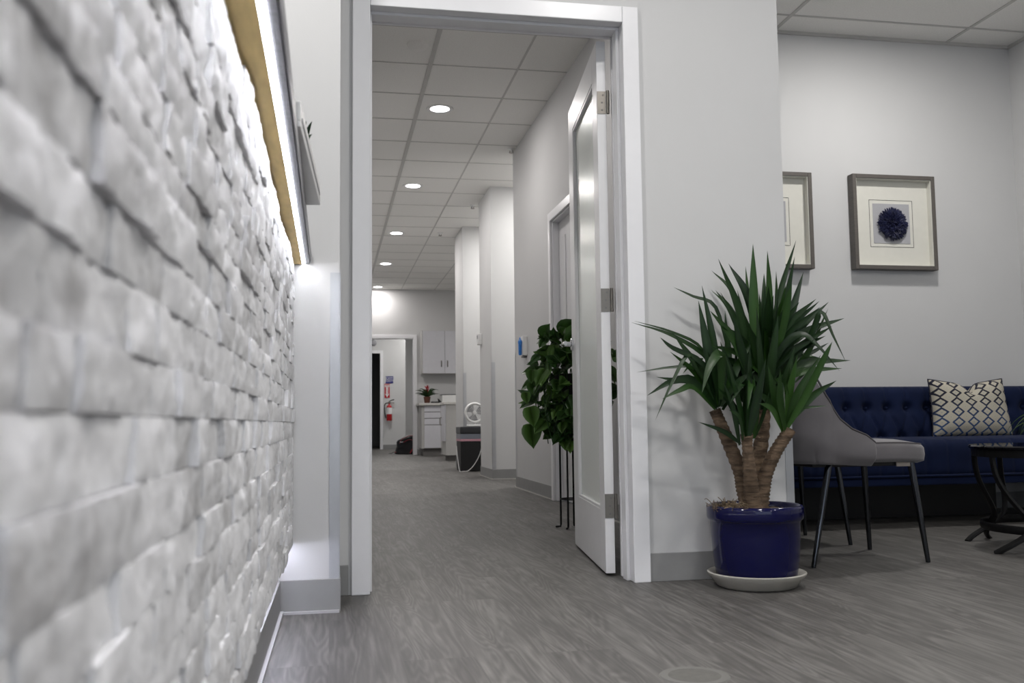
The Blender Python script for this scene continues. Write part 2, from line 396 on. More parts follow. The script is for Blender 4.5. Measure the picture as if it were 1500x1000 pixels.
S('wall_hall_right', WALL, (3.0, 3.1, EY+.12, 25, 0, CEIL), (1.59, 1.69, HY+.1, 24.5, 0, CEIL), (1.59, 3.1, 24.5, 24.6, 0, CEIL))
S('wall_hall_left', WALL, (-.7, -.6, EY+.12, 25, 0, CEIL))
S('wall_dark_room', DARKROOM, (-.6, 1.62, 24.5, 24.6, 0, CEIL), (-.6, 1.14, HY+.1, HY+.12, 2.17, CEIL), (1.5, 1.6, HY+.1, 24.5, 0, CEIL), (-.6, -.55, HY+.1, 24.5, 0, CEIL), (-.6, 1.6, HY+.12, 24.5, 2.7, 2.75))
# ceiling grid bars
g = MB()
y = 4.59
while y < 17.7: g.box(.04, 3.3 if y > 8.5 else 1.64, y-.006, y+.006, CEIL-.003, CEIL+.004); y += .615
g.box(.655, .685, FB, 17.7, CEIL-.006, CEIL+.004)
for x in (1.285, 1.9, 2.5): g.box(x-.007, x+.007, FB if x < 1.6 else 8.5, 17.7, CEIL-.003, CEIL+.004)
struct(g.build('trim_ceiling_corridor', TBAR))
g = MB()
y = -3.87
while y < 5.5: g.box(-3, 4.45, y-.008, y+.008, CEIL-.004, CEIL+.004) if y < 3.4 else g.box(1.72, 4.45, y-.008, y+.008, CEIL-.004, CEIL+.004); y += .61
for k in range(-4, 2):
    x = 2.767+k*1.22; g.box(x-.011, x+.011, -4, FY if x < 1.7 else 5.52, CEIL-.005, CEIL+.004)
struct(g.build('trim_ceiling_lounge', TBAR))
# wall angle round the lounge ceiling
struct(MB().box(1.72, 4.45, 5.505, 5.52, CEIL-.02, CEIL).box(4.435, 4.45, -4, 5.52, CEIL-.02, CEIL).build('trim_ceiling_edge', TBAR))
# vinyl bases with a small toe
def base_run(name, *runs):
    b = MB()
    for x0, x1, y0, y1 in runs: b.box(x0, x1, y0, y1, 0, .102)
    return struct(b.build(name, BASEM, bevel=.002))
T = .006
base_run('baseboard_front', (1.139, 1.72+T, FY-T, FY), (.029, .064, FY-T, FY), (1.72, 1.72+T, FY, 5.52))
base_run('baseboard_left', (-.155, .029+T, 3.12-T, 3.12), (.029, .029+T, 3.12, FY-T))
struct(MB().box(-.155, .031, 3.098, 3.114, 0, .007).build('trim_base_toe', mat('toe_sealant', (.42, .42, .43), .5)))
base_run('baseboard_lounge', (1.72+T, 4.45, 5.52-T, 5.52), (4.45-T, 4.45, -4, 5.52-T))
base_run('baseboard_corridor', (1.64-T, 1.64, FB, 6.0), (1.64-T, 1.64, 7.05, 8.5+T), (1.64, 3.3, 8.5, 8.5+T), (.04, .04+T, FB, 17.7))
base_run('baseboard_pier_near', (1.64-T, 2.3, 9.78-T, 9.78), (1.64-T, 1.64, 9.78, 10.56+T))
base_run('baseboard_pier_far', (1.632-T, 2.3, 11.87-T, 11.87), (1.632-T, 1.632, 11.87, 12.62+T))
base_run('baseboard_end', (1.572, 1.62, EY-T, EY), (1.18, 1.69+T, HY-T, HY), (1.69, 1.69+T, HY, 24.5))
q = MB()
for x0, x1, y0, y1 in ((1.628, 1.634, FB, 6.0), (1.628, 1.634, 7.05, 8.5), (1.628, 2.3, 9.768, 9.774), (1.628, 1.634, 9.774, 10.56), (1.62, 2.3, 11.858, 11.864)): q.box(x0, x1, y0, y1, 0, .008)
struct(q.build('trim_base_caulk', mat('caulk', (.50, .49, .46), .5)))
# steel corner guards, four feet tall
def guard(name, x, y, sx, sy, w=.03, z0=.102, z1=1.2):
    t = .003
    struct(MB().box(min(x, x+sx*w), max(x, x+sx*w), y-t if sy > 0 else y, y if sy > 0 else y+t, z0, z1)
           .box(x-t if sx > 0 else x, x if sx > 0 else x+t, min(y, y+sy*w), max(y, y+sy*w), z0, z1).build(name, GUARD))
guard('trim_guard_return', .029, 3.12, -1, 1, z1=1.07)
guard('trim_guard_lounge', 1.72, FY, -1, 1, z1=1.02)
guard('trim_guard_corridor', 1.64, 8.5, 1, -1)
guard('trim_guard_pier_near', 1.64, 9.78, 1, 1, .035)
guard('trim_guard_pier_far', 1.632, 11.87, 1, 1, .035)
# main doorway: casing, jamb with stop
def casing(name, x0, x1, z, y, w, t=.016, sgn=-1):
    y0, y1 = (y-t, y) if sgn < 0 else (y, y+t)
    return struct(MB().box(x0-w, x0, y0, y1, 0, z+w).box(x1, x1+w, y0, y1, 0, z+w).box(x0, x1, y0, y1, z, z+w).build(name, TRIM, bevel=.003))
casing('trim_casing_front', .137, 1.082, 2.087, FY, .063)
casing('trim_casing_back', .137, 1.082, 2.087, FB, .063, sgn=1)
struct(MB().box(.118, .133, FY-.004, FB+.004, 0, 2.092).box(1.086, 1.102, FY-.004, FB+.004, 0, 2.092).box(.118, 1.102, FY-.004, FB+.004, 2.092, 2.11)
       .box(.133, .146, FY+.045, FB-.045, 0, 2.08).box(1.073, 1.086, FY+.045, FB-.045, 0, 2.08).box(.133, 1.086, FY+.045, FB-.045, 2.08, 2.092).build('trim_jamb', TRIM, bevel=.002))
# open door with a frosted pane
DL, DT = .886, .036
d1 = bpy.data.objects.new('door_1', None); COL.objects.link(d1); d1.location = (1.024, 3.552, 0); d1.rotation_euler = (0, 0, math.atan2(.88, .107)); struct(d1, 'white door standing open with a tall frosted pane')
# local: x along the door, y to the left of it, so the slab lies at y 0 .. -DT
u0, u1, z0, z1 = .118, .738, .243, 1.948
def lb(b, *q): b.box(*q); return b
b = MB()
b.box(0, u0, -DT, 0, .012, 2.076).box(u1, DL, -DT, 0, .012, 2.076).box(u0, u1, -DT, 0, .012, z0).box(u0, u1, -DT, 0, z1, 2.076)
b.build('door_leaf', DOORP, d1, False, bevel=.0015)
b = MB(); k = .012
for ya, yb in ((-.015, -.002), (-DT+.002, -DT+.015)):
    b.box(u0, u1, ya, yb, z0, z0+k).box(u0, u1, ya, yb, z1-k, z1).box(u0, u0+k, ya, yb, z0+k, z1-k).box(u1-k, u1, ya, yb, z0+k, z1-k)
b.build('glazing_bead', DOORP, d1, False, bevel=.002)
MB().box(u0, u1, -DT/2-.003, -DT/2+.003, z0, z1).build('glass_pane', FROST, d1, False)
for hz in (1.828, 1.048, .263):
    h = MB().box(-.0025, 0, -DT+.002, -.001, hz-.045, hz+.045).build('hinge', STEEL, d1, False)
    MB().lathe([(.0065, hz-.046), (.0065, hz+.046)], (-.007, -DT-.006, 0), 14).build('hinge_barrel', STEEL, h, False, smooth=True)
    b = MB()
    for dz in (-.03, 0, .03): b.lathe([(.0035, 0), (.0035, .0012)], (-.0038, -DT*.55-.004*(dz > 0), hz+dz), 10, 'x')
    b.build('hinge_screw', TOE, h, False)
hu, hz = .84, .945
h = MB().lathe([(.0, 0), (.030, 0), (.030, .008), (.024, .012), (.012, .013), (.012, .05)], (hu, 0, hz), 24, 'y').build('door_handle', CHROME, d1, False, smooth=True)
b = MB().tube(bez([(hu, .048, hz), (hu-.03, .052, hz), (hu-.075, .052, hz-.002), (hu-.115, .05, hz-.004)], 10), .0095, 10, flat=(1, 1.1))
b.build('lever', CHROME, h, False, smooth=True)
MB().box(DL-.001, DL+.0015, -DT+.006, -.006, hz-.10, hz+.10).build('latch_plate', CHROME, d1, False)
# side door in the corridor wall
d2 = bpy.data.objects.new('door_2', None); COL.objects.link(d2); d2.location = (1.70, 6.525, 0); struct(d2)
b = MB().box(1.69, 1.715, 6.09, 6.96, .01, 2.075); b.build('door_panel', DOORP, d2)
MB().box(1.684, 1.69, 6.2, 6.32, .2, 1.95).box(1.684, 1.69, 6.75, 6.85, .2, 1.95).build('door_moulding', DOORP, d2, bevel=.003)
struct(MB().box(1.622, 1.64, 6.98, 7.045, 0, 2.155).box(1.622, 1.64, 6.005, 6.07, 0, 2.155).box(1.622, 1.64, 6.07, 6.98, 2.09, 2.155)
       .box(1.64, 1.72, 6.965, 6.98, 0, 2.09).box(1.64, 1.72, 6.07, 6.085, 0, 2.09).box(1.64, 1.72, 6.085, 6.965, 2.077, 2.09).build('trim_casing_corridor', TRIM, bevel=.003))
casing('trim_casing_end', .5, 1.51, 2.14, EY, .062)
struct(MB().box(1.498, 1.51, EY-.004, EY+.124, 0, 2.14).box(.5, .512, EY-.004, EY+.124, 0, 2.14).box(.512, 1.498, EY-.004, EY+.124, 2.128, 2.14).build('trim_jamb_end', TRIM))
casing('trim_casing_hall', .4, 1.115, 2.17, HY, .065)

# ------------------------------------------------------------------ ceiling fixtures
def downlight(x, y, label, group):
    t = thing('ceiling_light', label, 'ceiling light', (x, y, CEIL), group)
    MB().lathe([(.075, -.004), (.105, -.006), (.108, -.001), (.108, .0)], (x, y, CEIL), 36, cap=False).build('trim_ring', WHITEP, t, smooth=True)
    MB().lathe([(.0, -.003), (.076, -.003), (.076, -.001)], (x, y, CEIL), 36, cap=False).build('lens', LENS, t)
    return t
order = ['nearest and largest of the round lights along the corridor ceiling', 'second round light from the doorway along the corridor ceiling', 'middle one of the five round lights along the corridor ceiling',
         'fourth round light from the doorway along the corridor ceiling', 'farthest round light, right above the bright patch on the end wall']
for (x, y), lb_ in zip(CORRIDOR_LIGHTS[1:], order): downlight(x, y, lb_, 'round downlights in the corridor ceiling')
for x, y in CORRIDOR_LIGHTS[:1]+BAY_LIGHTS+HALL_LIGHTS: downlight(x, y, 'round downlight hidden behind the walls of the corridor', 'downlights hidden beyond the doorway')
for x, y in FRONT_LIGHTS: downlight(x, y, 'round downlight in the reception ceiling above the camera', 'downlights of the reception and lounge')
sd = tag(MB().lathe([(.0, -.032), (.045, -.030), (.062, -.016), (.068, -.0), (.0, 0)], (.554, 6.1, CEIL), 30, cap=False).build('smoke_detector', CEILT, smooth=True), 'pale round smoke detector flush on the corridor ceiling near the doorway', 'smoke detector')
for x, y, lb_ in ((1.60, 8.36, 'small sprinkler head at the top end of the near corridor wall'), (1.585, 10.66, 'small sprinkler head beside the top of the nearer pier'), (1.40, 12.3, 'small sprinkler head on the ceiling left of the farther pier')):
    t = thing('sprinkler_head', lb_, 'sprinkler', (x, y, CEIL), 'sprinkler heads along the corridor')
    MB().lathe([(.035, 0), (.035, -.006), (.012, -.012), (.010, -.03)], (x, y, CEIL), 18).build('escutcheon', WHITEP, t, smooth=True)
    MB().lathe([(.022, -.04), (.022, -.043)], (x, y, CEIL), 14).tube([(x-.012, y, CEIL-.02), (x-.014, y, CEIL-.04)], .003, 6).tube([(x+.012, y, CEIL-.02), (x+.014, y, CEIL-.04)], .003, 6).build('deflector', STEEL, t)

# ------------------------------------------------------------------ reception desk
SX0, SX1 = -.155, -.113
t = thing('reception_desk', 'reception desk clad in pale split-face stone with lit counter edge', 'reception desk', (-.4, 1.3, 0))
box('base_cabinet', WALL, -.72, SX0, -.6, 3.11, 0, 1.094, t)
box('toe_base', BASEM, SX0, SX0+.006, -.6, 3.11, 0, .102, t)
box('toe_bead', mat('toe_bead', (.45, .45, .46), .5), SX0+.006, SX0+.016, -.6, 3.108, 0, .010, t)
def skew(o):                             # the recessed base runs slightly away from the counter line
    ty = o.parent.location.y
    for v in o.data.vertices: v.co.x -= .010*(3.1-(v.co.y+ty))
for c in t.children: skew(c)
def stone_cladding():
    bm = bmesh.new(); lay = bm.verts.layers.float.new('stone'); rnd = random.Random(3)
    z = .212
    while z < 1.08:
        h = rnd.choice((.034, .040, .046, .050))
        if z+h > 1.06: h = 1.088-z
        y = -.5-rnd.random()*.1
        while y < 3.108:
            ln = rnd.uniform(.06, .19)
            if y+ln > 3.06: ln = 3.108-y
            x = SX1+rnd.choice((-.004, -.002, -.001, 0, .001, .002, .003, .0045))+rnd.uniform(-.001, .001)
            tilt, tilz, val = rnd.uniform(-.02, .02), rnd.uniform(-.05, .05), rnd.random()
            nu, nv = max(2, int(ln/.0075)), max(2, int(h/.0075)); seed = rnd.uniform(0, 99)
            V = []
            for i in range(nu+1):
                row = []
                for j in range(nv+1):
                    yy, zz = y+.0005+(ln-.001)*i/nu, z+.0005+(h-.001)*j/nv
                    p = Vector((yy*17, zz*22, seed))
                    dx = (noise.noise(p)*.0026+noise.noise(p*2.6)*.0026+noise.noise(p*6)*.0019+noise.noise(p*12)*.0008)
                    e = min(i, nu-i, j, nv-j)
                    if e == 0: dx -= .0013
                    v = bm.verts.new((x-.0055*(3.1-max(.4, yy))+dx+tilt*(yy-y-ln/2)+tilz*(zz-z-h/2), yy, zz)); v[lay] = val; row.append(v)
                V.append(row)
            for i in range(nu):
                for j in range(nv): bm.faces.new((V[i][j], V[i+1][j], V[i+1][j+1], V[i][j+1]))
            ring = [V[i][0] for i in range(nu+1)]+[V[nu][j] for j in range(1, nv+1)]+[V[i][nv] for i in range(nu-1, -1, -1)]+[V[0][j] for j in range(nv-1, 0, -1)]
            bk = []
            for v in ring:
                q = bm.verts.new((SX0+.012, v.co.y, v.co.z)); q[lay] = val; bk.append(q)
            for i in range(len(ring)):
                k = (i+1) % len(ring); bm.faces.new((ring[k], ring[i], bk[i], bk[k]))
            y += ln
        z += h
    me = bpy.data.meshes.new('stone_cladding'); bm.to_mesh(me); bm.free(); me.materials.append(STONE)
    for p in me.polygons: p.use_smooth = True
    me.set_sharp_from_angle(angle=math.radians(38))
    o = bpy.data.objects.new('stone_cladding', me); COL.objects.link(o); o.parent = t; me.transform(Matrix.Translation(-t.location))
    return o
stone_cladding()
box('stone_backing', BASEM, SX0-.06, SX0+.013, -.6, 3.108, .214, 1.085, t)
box('plywood_underside', PLY, SX0-.02, -.089, -.6, 3.112, 1.094, 1.103, t)
box('led_strip', LEDM, -.0925, -.0795, -.6, 3.1, 1.0945, 1.1025, t)
skew(box('led_strip', LEDLOW, SX0+.001, SX0+.009, -.6, 3.1, .2085, .2125, t))
box('countertop', DARKLAM, -.80, -.064, -.6, 3.116, 1.103, 1.142, t)
box('counter_soffit', DARKLAM, -.0795, -.0655, -.6, 3.116, 1.0965, 1.103, t)
box('counter_edge', EDGELAM, -.064, -.0615, -.6, 3.116, 1.1, 1.142, t)
# long white planter lying near the counter's edge
t = thing('counter_planter', 'long white trough planter lying slightly askew on the stone desk counter', 'planter', (-.0735, 2.14, 1.142))
t.rotation_euler = (0, 0, -.045)
bx = MB().box(-.032, .032, -.33, .33, 0, .012).box(-.032, -.024, -.33, .33, .012, .05).box(.024, .032, -.33, .33, .012, .05).box(-.024, .024, -.33, -.32, .012, .05).box(-.024, .024, .32, .33, .012, .05)
bx.build('trough', WHITEP, t, False, bevel=.002)
box('groove_panel', EDGELAM, .032, .0335, -.30, .30, .019, .026, t, world=False)
box('gravel', SOIL, -.024, .024, -.32, .32, .012, .04, t, world=False)
bm = bmesh.new(); lay = bm.verts.layers.float.new('leafvar'); rnd = random.Random(5)
for k in range(9):
    a = rnd.uniform(0, 2*PI); c = Vector((.004, .02+rnd.uniform(-.03, .03), .042))
    tip = c+Vector((.02*math.cos(a)+.008, .03*math.sin(a), rnd.uniform(.03, .085)))
    blade(bm, bez([c, (c+tip)/2+Vector((0, 0, .015)), tip], 6), .014, rnd.random()*.3, lay=lay)
me = bpy.data.meshes.new('succulent_leaves'); bm.to_mesh(me); bm.free(); me.materials.append(YLEAF); o = bpy.data.objects.new('succulent_leaves', me); COL.objects.link(o); o.parent = t

# ------------------------------------------------------------------ yucca in the blue pot
PX, PY = 1.478, 3.222
tag(MB().lathe([(.0, 0), (.125, 0), (.138, .006), (.158, .034), (.169, .043), (.171, .050), (.166, .053), (.152, .046), (.135, .022), (.0, .018)], (PX, PY, 0), 56, cap=False).build('plant_saucer', SAUCER, smooth=True), 'cream ceramic saucer under the cobalt blue pot', 'saucer')
t = thing('potted_yucca', 'yucca plant with four bare canes in a cobalt blue glazed pot', 'potted plant', (PX, PY, .02))
MB().lathe([(.0, .022), (.128, .022), (.136, .028), (.143, .06), (.150, .12), (.154, .18), (.156, .226), (.160, .232), (.165, .236), (.1675, .244), (.1675, .272), (.165, .281), (.158, .284), (.151, .279), (.148, .262), (.148, .24), (.0, .24)], (PX, PY, 0), 64, cap=False).build('pot', BLUEPOT, t, smooth='all')
def soil_f(u, v):
    a, r = u*2*PI, .147*v
    return (PX+r*math.cos(a), PY+r*math.sin(a), .264+.010*noise.noise(Vector((r*math.cos(a)*40, r*math.sin(a)*40, 1)))+.006*(1-v))
MB().grid(soil_f, 48, 14).build('soil', SOIL, t, smooth=True)
b = MB(); rnd = random.Random(8)
for k in range(150):
    a = rnd.gauss(PI*1.02, .33); r = rnd.uniform(.06, .158); c = Vector((PX+r*math.cos(a), PY-.03+r*math.sin(a)*.8, .268))
    p = [c]
    for q in range(4): p.append(p[-1]+Vector((rnd.uniform(-.016, .012), rnd.uniform(-.014, .014), rnd.uniform(-.004, .014))))
    b.tube(spline(p, 3), .0014, 4)
b.build('moss', MOSS, t)
CANES = [[(1.474, 3.23, .265, .040), (1.450, 3.228, .34, .034), (1.429, 3.22, .401, .0265), (1.38, 3.21, .51, .0235), (1.340, 3.2, .596, .0205), (1.331, 3.2, .617, .021)],
         [(1.466, 3.2, .265, .034), (1.455, 3.19, .33, .028), (1.436, 3.16, .404, .0225), (1.421, 3.14, .50, .0185), (1.416, 3.13, .53, .021)],
         [(1.488, 3.22, .265, .038), (1.495, 3.20, .34, .032), (1.509, 3.18, .401, .0245), (1.533, 3.15, .473, .0225), (1.565, 3.13, .530, .0215), (1.574, 3.13, .545, .022)],
         [(1.489, 3.24, .265, .045), (1.498, 3.25, .33, .037), (1.512, 3.26, .397, .028), (1.545, 3.275, .56, .0255), (1.555, 3.28, .717, .023), (1.540, 3.27, .82, .019)]]
def rings(pts):
    P = spline([p[:3] for p in pts], 10); R = [p.x for p in spline([(p[3], 0, 0) for p in pts], 10)]
    R = [r*(1+.07*(-1)**i) for i, r in enumerate(R)]
    return P, R
for c in CANES:
    P, R = rings(c); MB().tube(P, R, 18).build('cane', BARK, t, smooth='all')
LEAVES = [
 [
  (0.036, [(1.507,3.24,0.814),(1.5,3.22,1.01),(1.495,3.2,1.213)]),
  (0.034, [(1.534,3.24,0.814),(1.546,3.2,1.008),(1.535,3.17,1.184)]),
  (0.026, [(1.581,3.27,0.841),(1.636,3.29,1.046),(1.715,3.3,1.25)]),
  (0.032, [(1.561,3.22,0.813),(1.605,3.2,0.984),(1.645,3.18,1.166)]),
  (0.034, [(1.563,3.18,0.81),(1.575,3.13,0.963),(1.589,3.1,1.056)]),
  (0.034, [(1.603,3.28,0.805),(1.677,3.29,0.97),(1.74,3.3,1.131)]),
  (0.038, [(1.471,3.2,0.751),(1.412,3.15,0.952),(1.318,3.1,1.138)]),
  (0.036, [(1.543,3.24,0.765),(1.5,3.26,1.015),(1.434,3.28,1.153)]),
  (0.018, [(1.496,3.3,0.919),(1.46,3.33,1.062),(1.396,3.35,1.138)]),
  (0.018, [(1.523,3.3,0.919),(1.523,3.32,1.049),(1.523,3.33,1.153)]),
  (0.022, [(1.567,3.3,0.869),(1.587,3.32,1.024),(1.596,3.33,1.128)]),
  (0.018, [(1.617,3.3,0.92),(1.636,3.32,1.025),(1.645,3.33,1.137)]),
  (0.03, [(1.489,3.25,0.753),(1.444,3.27,0.953),(1.384,3.29,1.056)]),
  (0.024, [(1.475,3.22,0.752),(1.43,3.2,0.909),(1.356,3.18,1.033)]),
  (0.014, [(1.481,3.3,0.869),(1.44,3.32,0.997),(1.387,3.34,1.065)]),
  (0.036, [(1.557,3.22,0.69),(1.623,3.18,0.871),(1.749,3.14,0.998)]),
  (0.03, [(1.577,3.26,0.704),(1.641,3.24,0.902),(1.756,3.22,1.011)]),
  (0.026, [(1.56,3.2,0.689),(1.657,3.15,0.808),(1.734,3.12,0.971)]),
  (0.024, [(1.553,3.24,0.679),(1.592,3.18,0.761),(1.657,3.12,0.866),(1.689,3.09,0.955),(1.713,3.06,0.873),(1.743,3.03,0.776)]),
  (0.028, [(1.531,3.22,0.715),(1.572,3.16,0.833),(1.624,3.12,0.878),(1.668,3.09,0.84),(1.735,3.06,0.747)]),
  (0.018, [(1.623,3.24,0.797),(1.718,3.24,0.82),(1.798,3.24,0.86)]),
  (0.04, [(1.456,3.17,0.713),(1.375,3.12,0.853),(1.274,3.08,0.955)]),
  (0.038, [(1.479,3.2,0.617),(1.419,3.14,0.783),(1.364,3.1,0.946)]),
  (0.036, [(1.496,3.18,0.617),(1.457,3.1,0.781),(1.43,3.05,0.964)]),
  (0.036, [(1.509,3.18,0.617),(1.502,3.1,0.781),(1.514,3.06,0.943)]),
  (0.036, [(1.467,3.2,0.617),(1.379,3.14,0.712),(1.316,3.1,0.851)]),
  (0.034, [(1.549,3.22,0.617),(1.58,3.16,0.712),(1.604,3.12,0.842)]),
  (0.034, [(1.512,3.24,0.642),(1.471,3.22,0.862),(1.438,3.22,1.047)]),
  (0.034, [(1.538,3.24,0.642),(1.541,3.24,0.864),(1.531,3.24,1.038)]),
  (0.034, [(1.554,3.24,0.642),(1.599,3.24,0.864),(1.632,3.24,1.014)]),
  (0.03, [(1.494,3.2,0.665),(1.408,3.12,0.711),(1.325,3.05,0.639)]),
  (0.03, [(1.52,3.2,0.653),(1.535,3.12,0.71),(1.527,3.06,0.615)]),
  (0.03, [(1.489,3.18,0.641),(1.415,3.08,0.709),(1.372,3.02,0.616)]),
  (0.03, [(1.478,3.22,0.678),(1.36,3.18,0.762),(1.318,3.14,0.618)]),
 ],
 [
  (0.02, [(1.347,3.22,0.643),(1.318,3.2,0.787),(1.174,3.18,0.877),(1.019,3.16,0.921)]),
  (0.018, [(1.356,3.24,0.648),(1.318,3.26,0.828),(1.211,3.28,0.898),(1.075,3.3,0.941)]),
  (0.036, [(1.33,3.18,0.637),(1.244,3.13,0.759),(1.144,3.1,0.881)]),
  (0.034, [(1.335,3.18,0.63),(1.293,3.16,0.832),(1.261,3.15,0.999)]),
  (0.03, [(1.36,3.22,0.638),(1.339,3.22,0.861),(1.304,3.22,1.062)]),
  (0.016, [(1.434,3.3,0.818),(1.395,3.32,0.996),(1.312,3.33,1.037),(1.243,3.34,1.071)]),
  (0.026, [(1.313,3.15,0.637),(1.252,3.1,0.769),(1.128,3.06,0.824),(1.082,3.05,0.86)]),
  (0.014, [(1.364,3.26,0.644),(1.324,3.28,0.767),(1.215,3.3,0.774),(1.084,3.31,0.757)]),
  (0.03, [(1.322,3.16,0.623),(1.213,3.1,0.711),(1.125,3.06,0.714),(1.026,3.03,0.666)]),
  (0.014, [(1.302,3.14,0.653),(1.201,3.08,0.803),(1.121,3.05,0.709),(1.052,3.03,0.585)]),
  (0.022, [(1.306,3.14,0.618),(1.205,3.08,0.692),(1.145,3.05,0.682),(1.077,3.03,0.654)]),
  (0.034, [(1.321,3.12,0.653),(1.3,3.06,0.801),(1.243,3.02,0.762),(1.204,3.0,0.671)]),
  (0.02, [(1.334,3.2,0.631),(1.245,3.18,0.726),(1.173,3.17,0.723),(1.103,3.16,0.733)]),
  (0.014, [(1.325,3.28,0.804),(1.286,3.28,0.792),(1.246,3.28,0.75)]),
  (0.03, [(1.354,3.2,0.63),(1.385,3.2,0.787),(1.38,3.2,0.97)]),
  (0.028, [(1.359,3.2,0.618),(1.397,3.18,0.714),(1.4,3.16,0.857)]),
 ],
 [
  (0.018, [(1.388,3.12,0.5),(1.31,3.08,0.543),(1.205,3.04,0.577)]),
  (0.034, [(1.412,3.12,0.523),(1.404,3.08,0.686),(1.401,3.05,0.847)]),
  (0.03, [(1.407,3.12,0.523),(1.359,3.08,0.663),(1.313,3.05,0.801)]),
  (0.03, [(1.419,3.12,0.523),(1.438,3.08,0.662),(1.454,3.04,0.789)]),
  (0.026, [(1.383,3.12,0.495),(1.345,3.08,0.617),(1.307,3.06,0.709)]),
  (0.024, [(1.446,3.14,0.517),(1.438,3.1,0.616),(1.426,3.08,0.733)]),
  (0.02, [(1.451,3.14,0.522),(1.465,3.1,0.604),(1.484,3.08,0.686)]),
  (0.022, [(1.387,3.1,0.512),(1.353,3.05,0.589),(1.306,3.02,0.616)]),
 ],
 [
  (0.034, [(1.561,3.14,0.544),(1.565,3.1,0.686),(1.59,3.08,0.803)]),
  (0.022, [(1.559,3.14,0.544),(1.563,3.12,0.639),(1.567,3.1,0.745)]),
  (0.032, [(1.567,3.14,0.549),(1.59,3.08,0.673),(1.65,3.03,0.8)]),
  (0.026, [(1.557,3.12,0.544),(1.604,3.06,0.661),(1.645,3.0,0.786),(1.667,2.98,0.842)]),
  (0.012, [(1.57,3.14,0.563),(1.585,3.1,0.615),(1.628,3.07,0.623),(1.684,3.05,0.627)]),
  (0.012, [(1.619,3.16,0.712),(1.668,3.16,0.753),(1.72,3.15,0.747)]),
  (0.03, [(1.556,3.14,0.549),(1.511,3.1,0.663),(1.479,3.08,0.768)]),
  (0.026, [(1.544,3.12,0.54),(1.477,3.06,0.615),(1.414,3.02,0.638)]),
  (0.026, [(1.554,3.12,0.54),(1.508,3.06,0.65),(1.495,3.02,0.753)]),
 ],
]

rnd = random.Random(31)
for k in range(46):                        # the dense dark heart of the crown
    a = rnd.uniform(.08*PI, .92*PI); L = rnd.uniform(.20, .36)
    c = Vector((1.535+rnd.uniform(-.02, .02), 3.23, .66+.14*rnd.random()))
    d = Vector((math.cos(a)*.85, -rnd.uniform(-.25, .75), max(-.12, math.sin(a))*1.0)).normalized()
    tip = c+d*L+Vector((0, 0, -.05*abs(d.x)))
    tip.y = min(tip.y, 3.36)
    LEAVES[0].append((rnd.uniform(.026, .038), [tuple(c), tuple(c.lerp(tip, .5)+Vector((0, 0, .035*abs(d.x)))), tuple(tip)]))
for k in range(16):                        # lower leaves of the side crowns
    cx, cz = ((1.335, .63), (1.575, .56), (1.42, .55))[k % 3]
    a = rnd.uniform(.1*PI, .9*PI); L = rnd.uniform(.16, .27); c = Vector((cx, 3.16, cz)); d = Vector((math.cos(a)*.8, -rnd.uniform(-.1, .6), math.sin(a))).normalized()
    tip = c+d*L
    LEAVES[1+(0, 2, 1)[k % 3]].append((rnd.uniform(.022, .032), [tuple(c), tuple(c.lerp(tip, .5)+Vector((0, 0, .02))), tuple(tip)]))
rnd = random.Random(2)
def yprof(s): return .40+.60*math.sin(min(1, s/.42)*PI/2) if s < .42 else max(.015, (1-((s-.42)/.58)**1.6))
for grp in LEAVES:
    bm = bmesh.new(); lay = bm.verts.layers.float.new('leafvar')
    for wd, pts in grp:
        path = spline(pts, 7) if len(pts) == 3 else spline(pts, 4)
        val = rnd.uniform(0, .25) if rnd.random() < .78 else rnd.uniform(.35, .75)
        if grp is LEAVES[3]: val = min(1, val+.3)
        blade(bm, path, wd, val, .32, Vector((rnd.uniform(-.5, .5), -1, rnd.uniform(.1, .6))), yprof, lay)
    me = bpy.data.meshes.new('leaf_rosette'); bm.to_mesh(me); bm.free(); me.materials.append(YLEAF)
    for p in me.polygons: p.use_smooth = True
    o = bpy.data.objects.new('leaf_rosette', me); COL.objects.link(o); o.parent = t; me.transform(Matrix.Translation(-t.location))

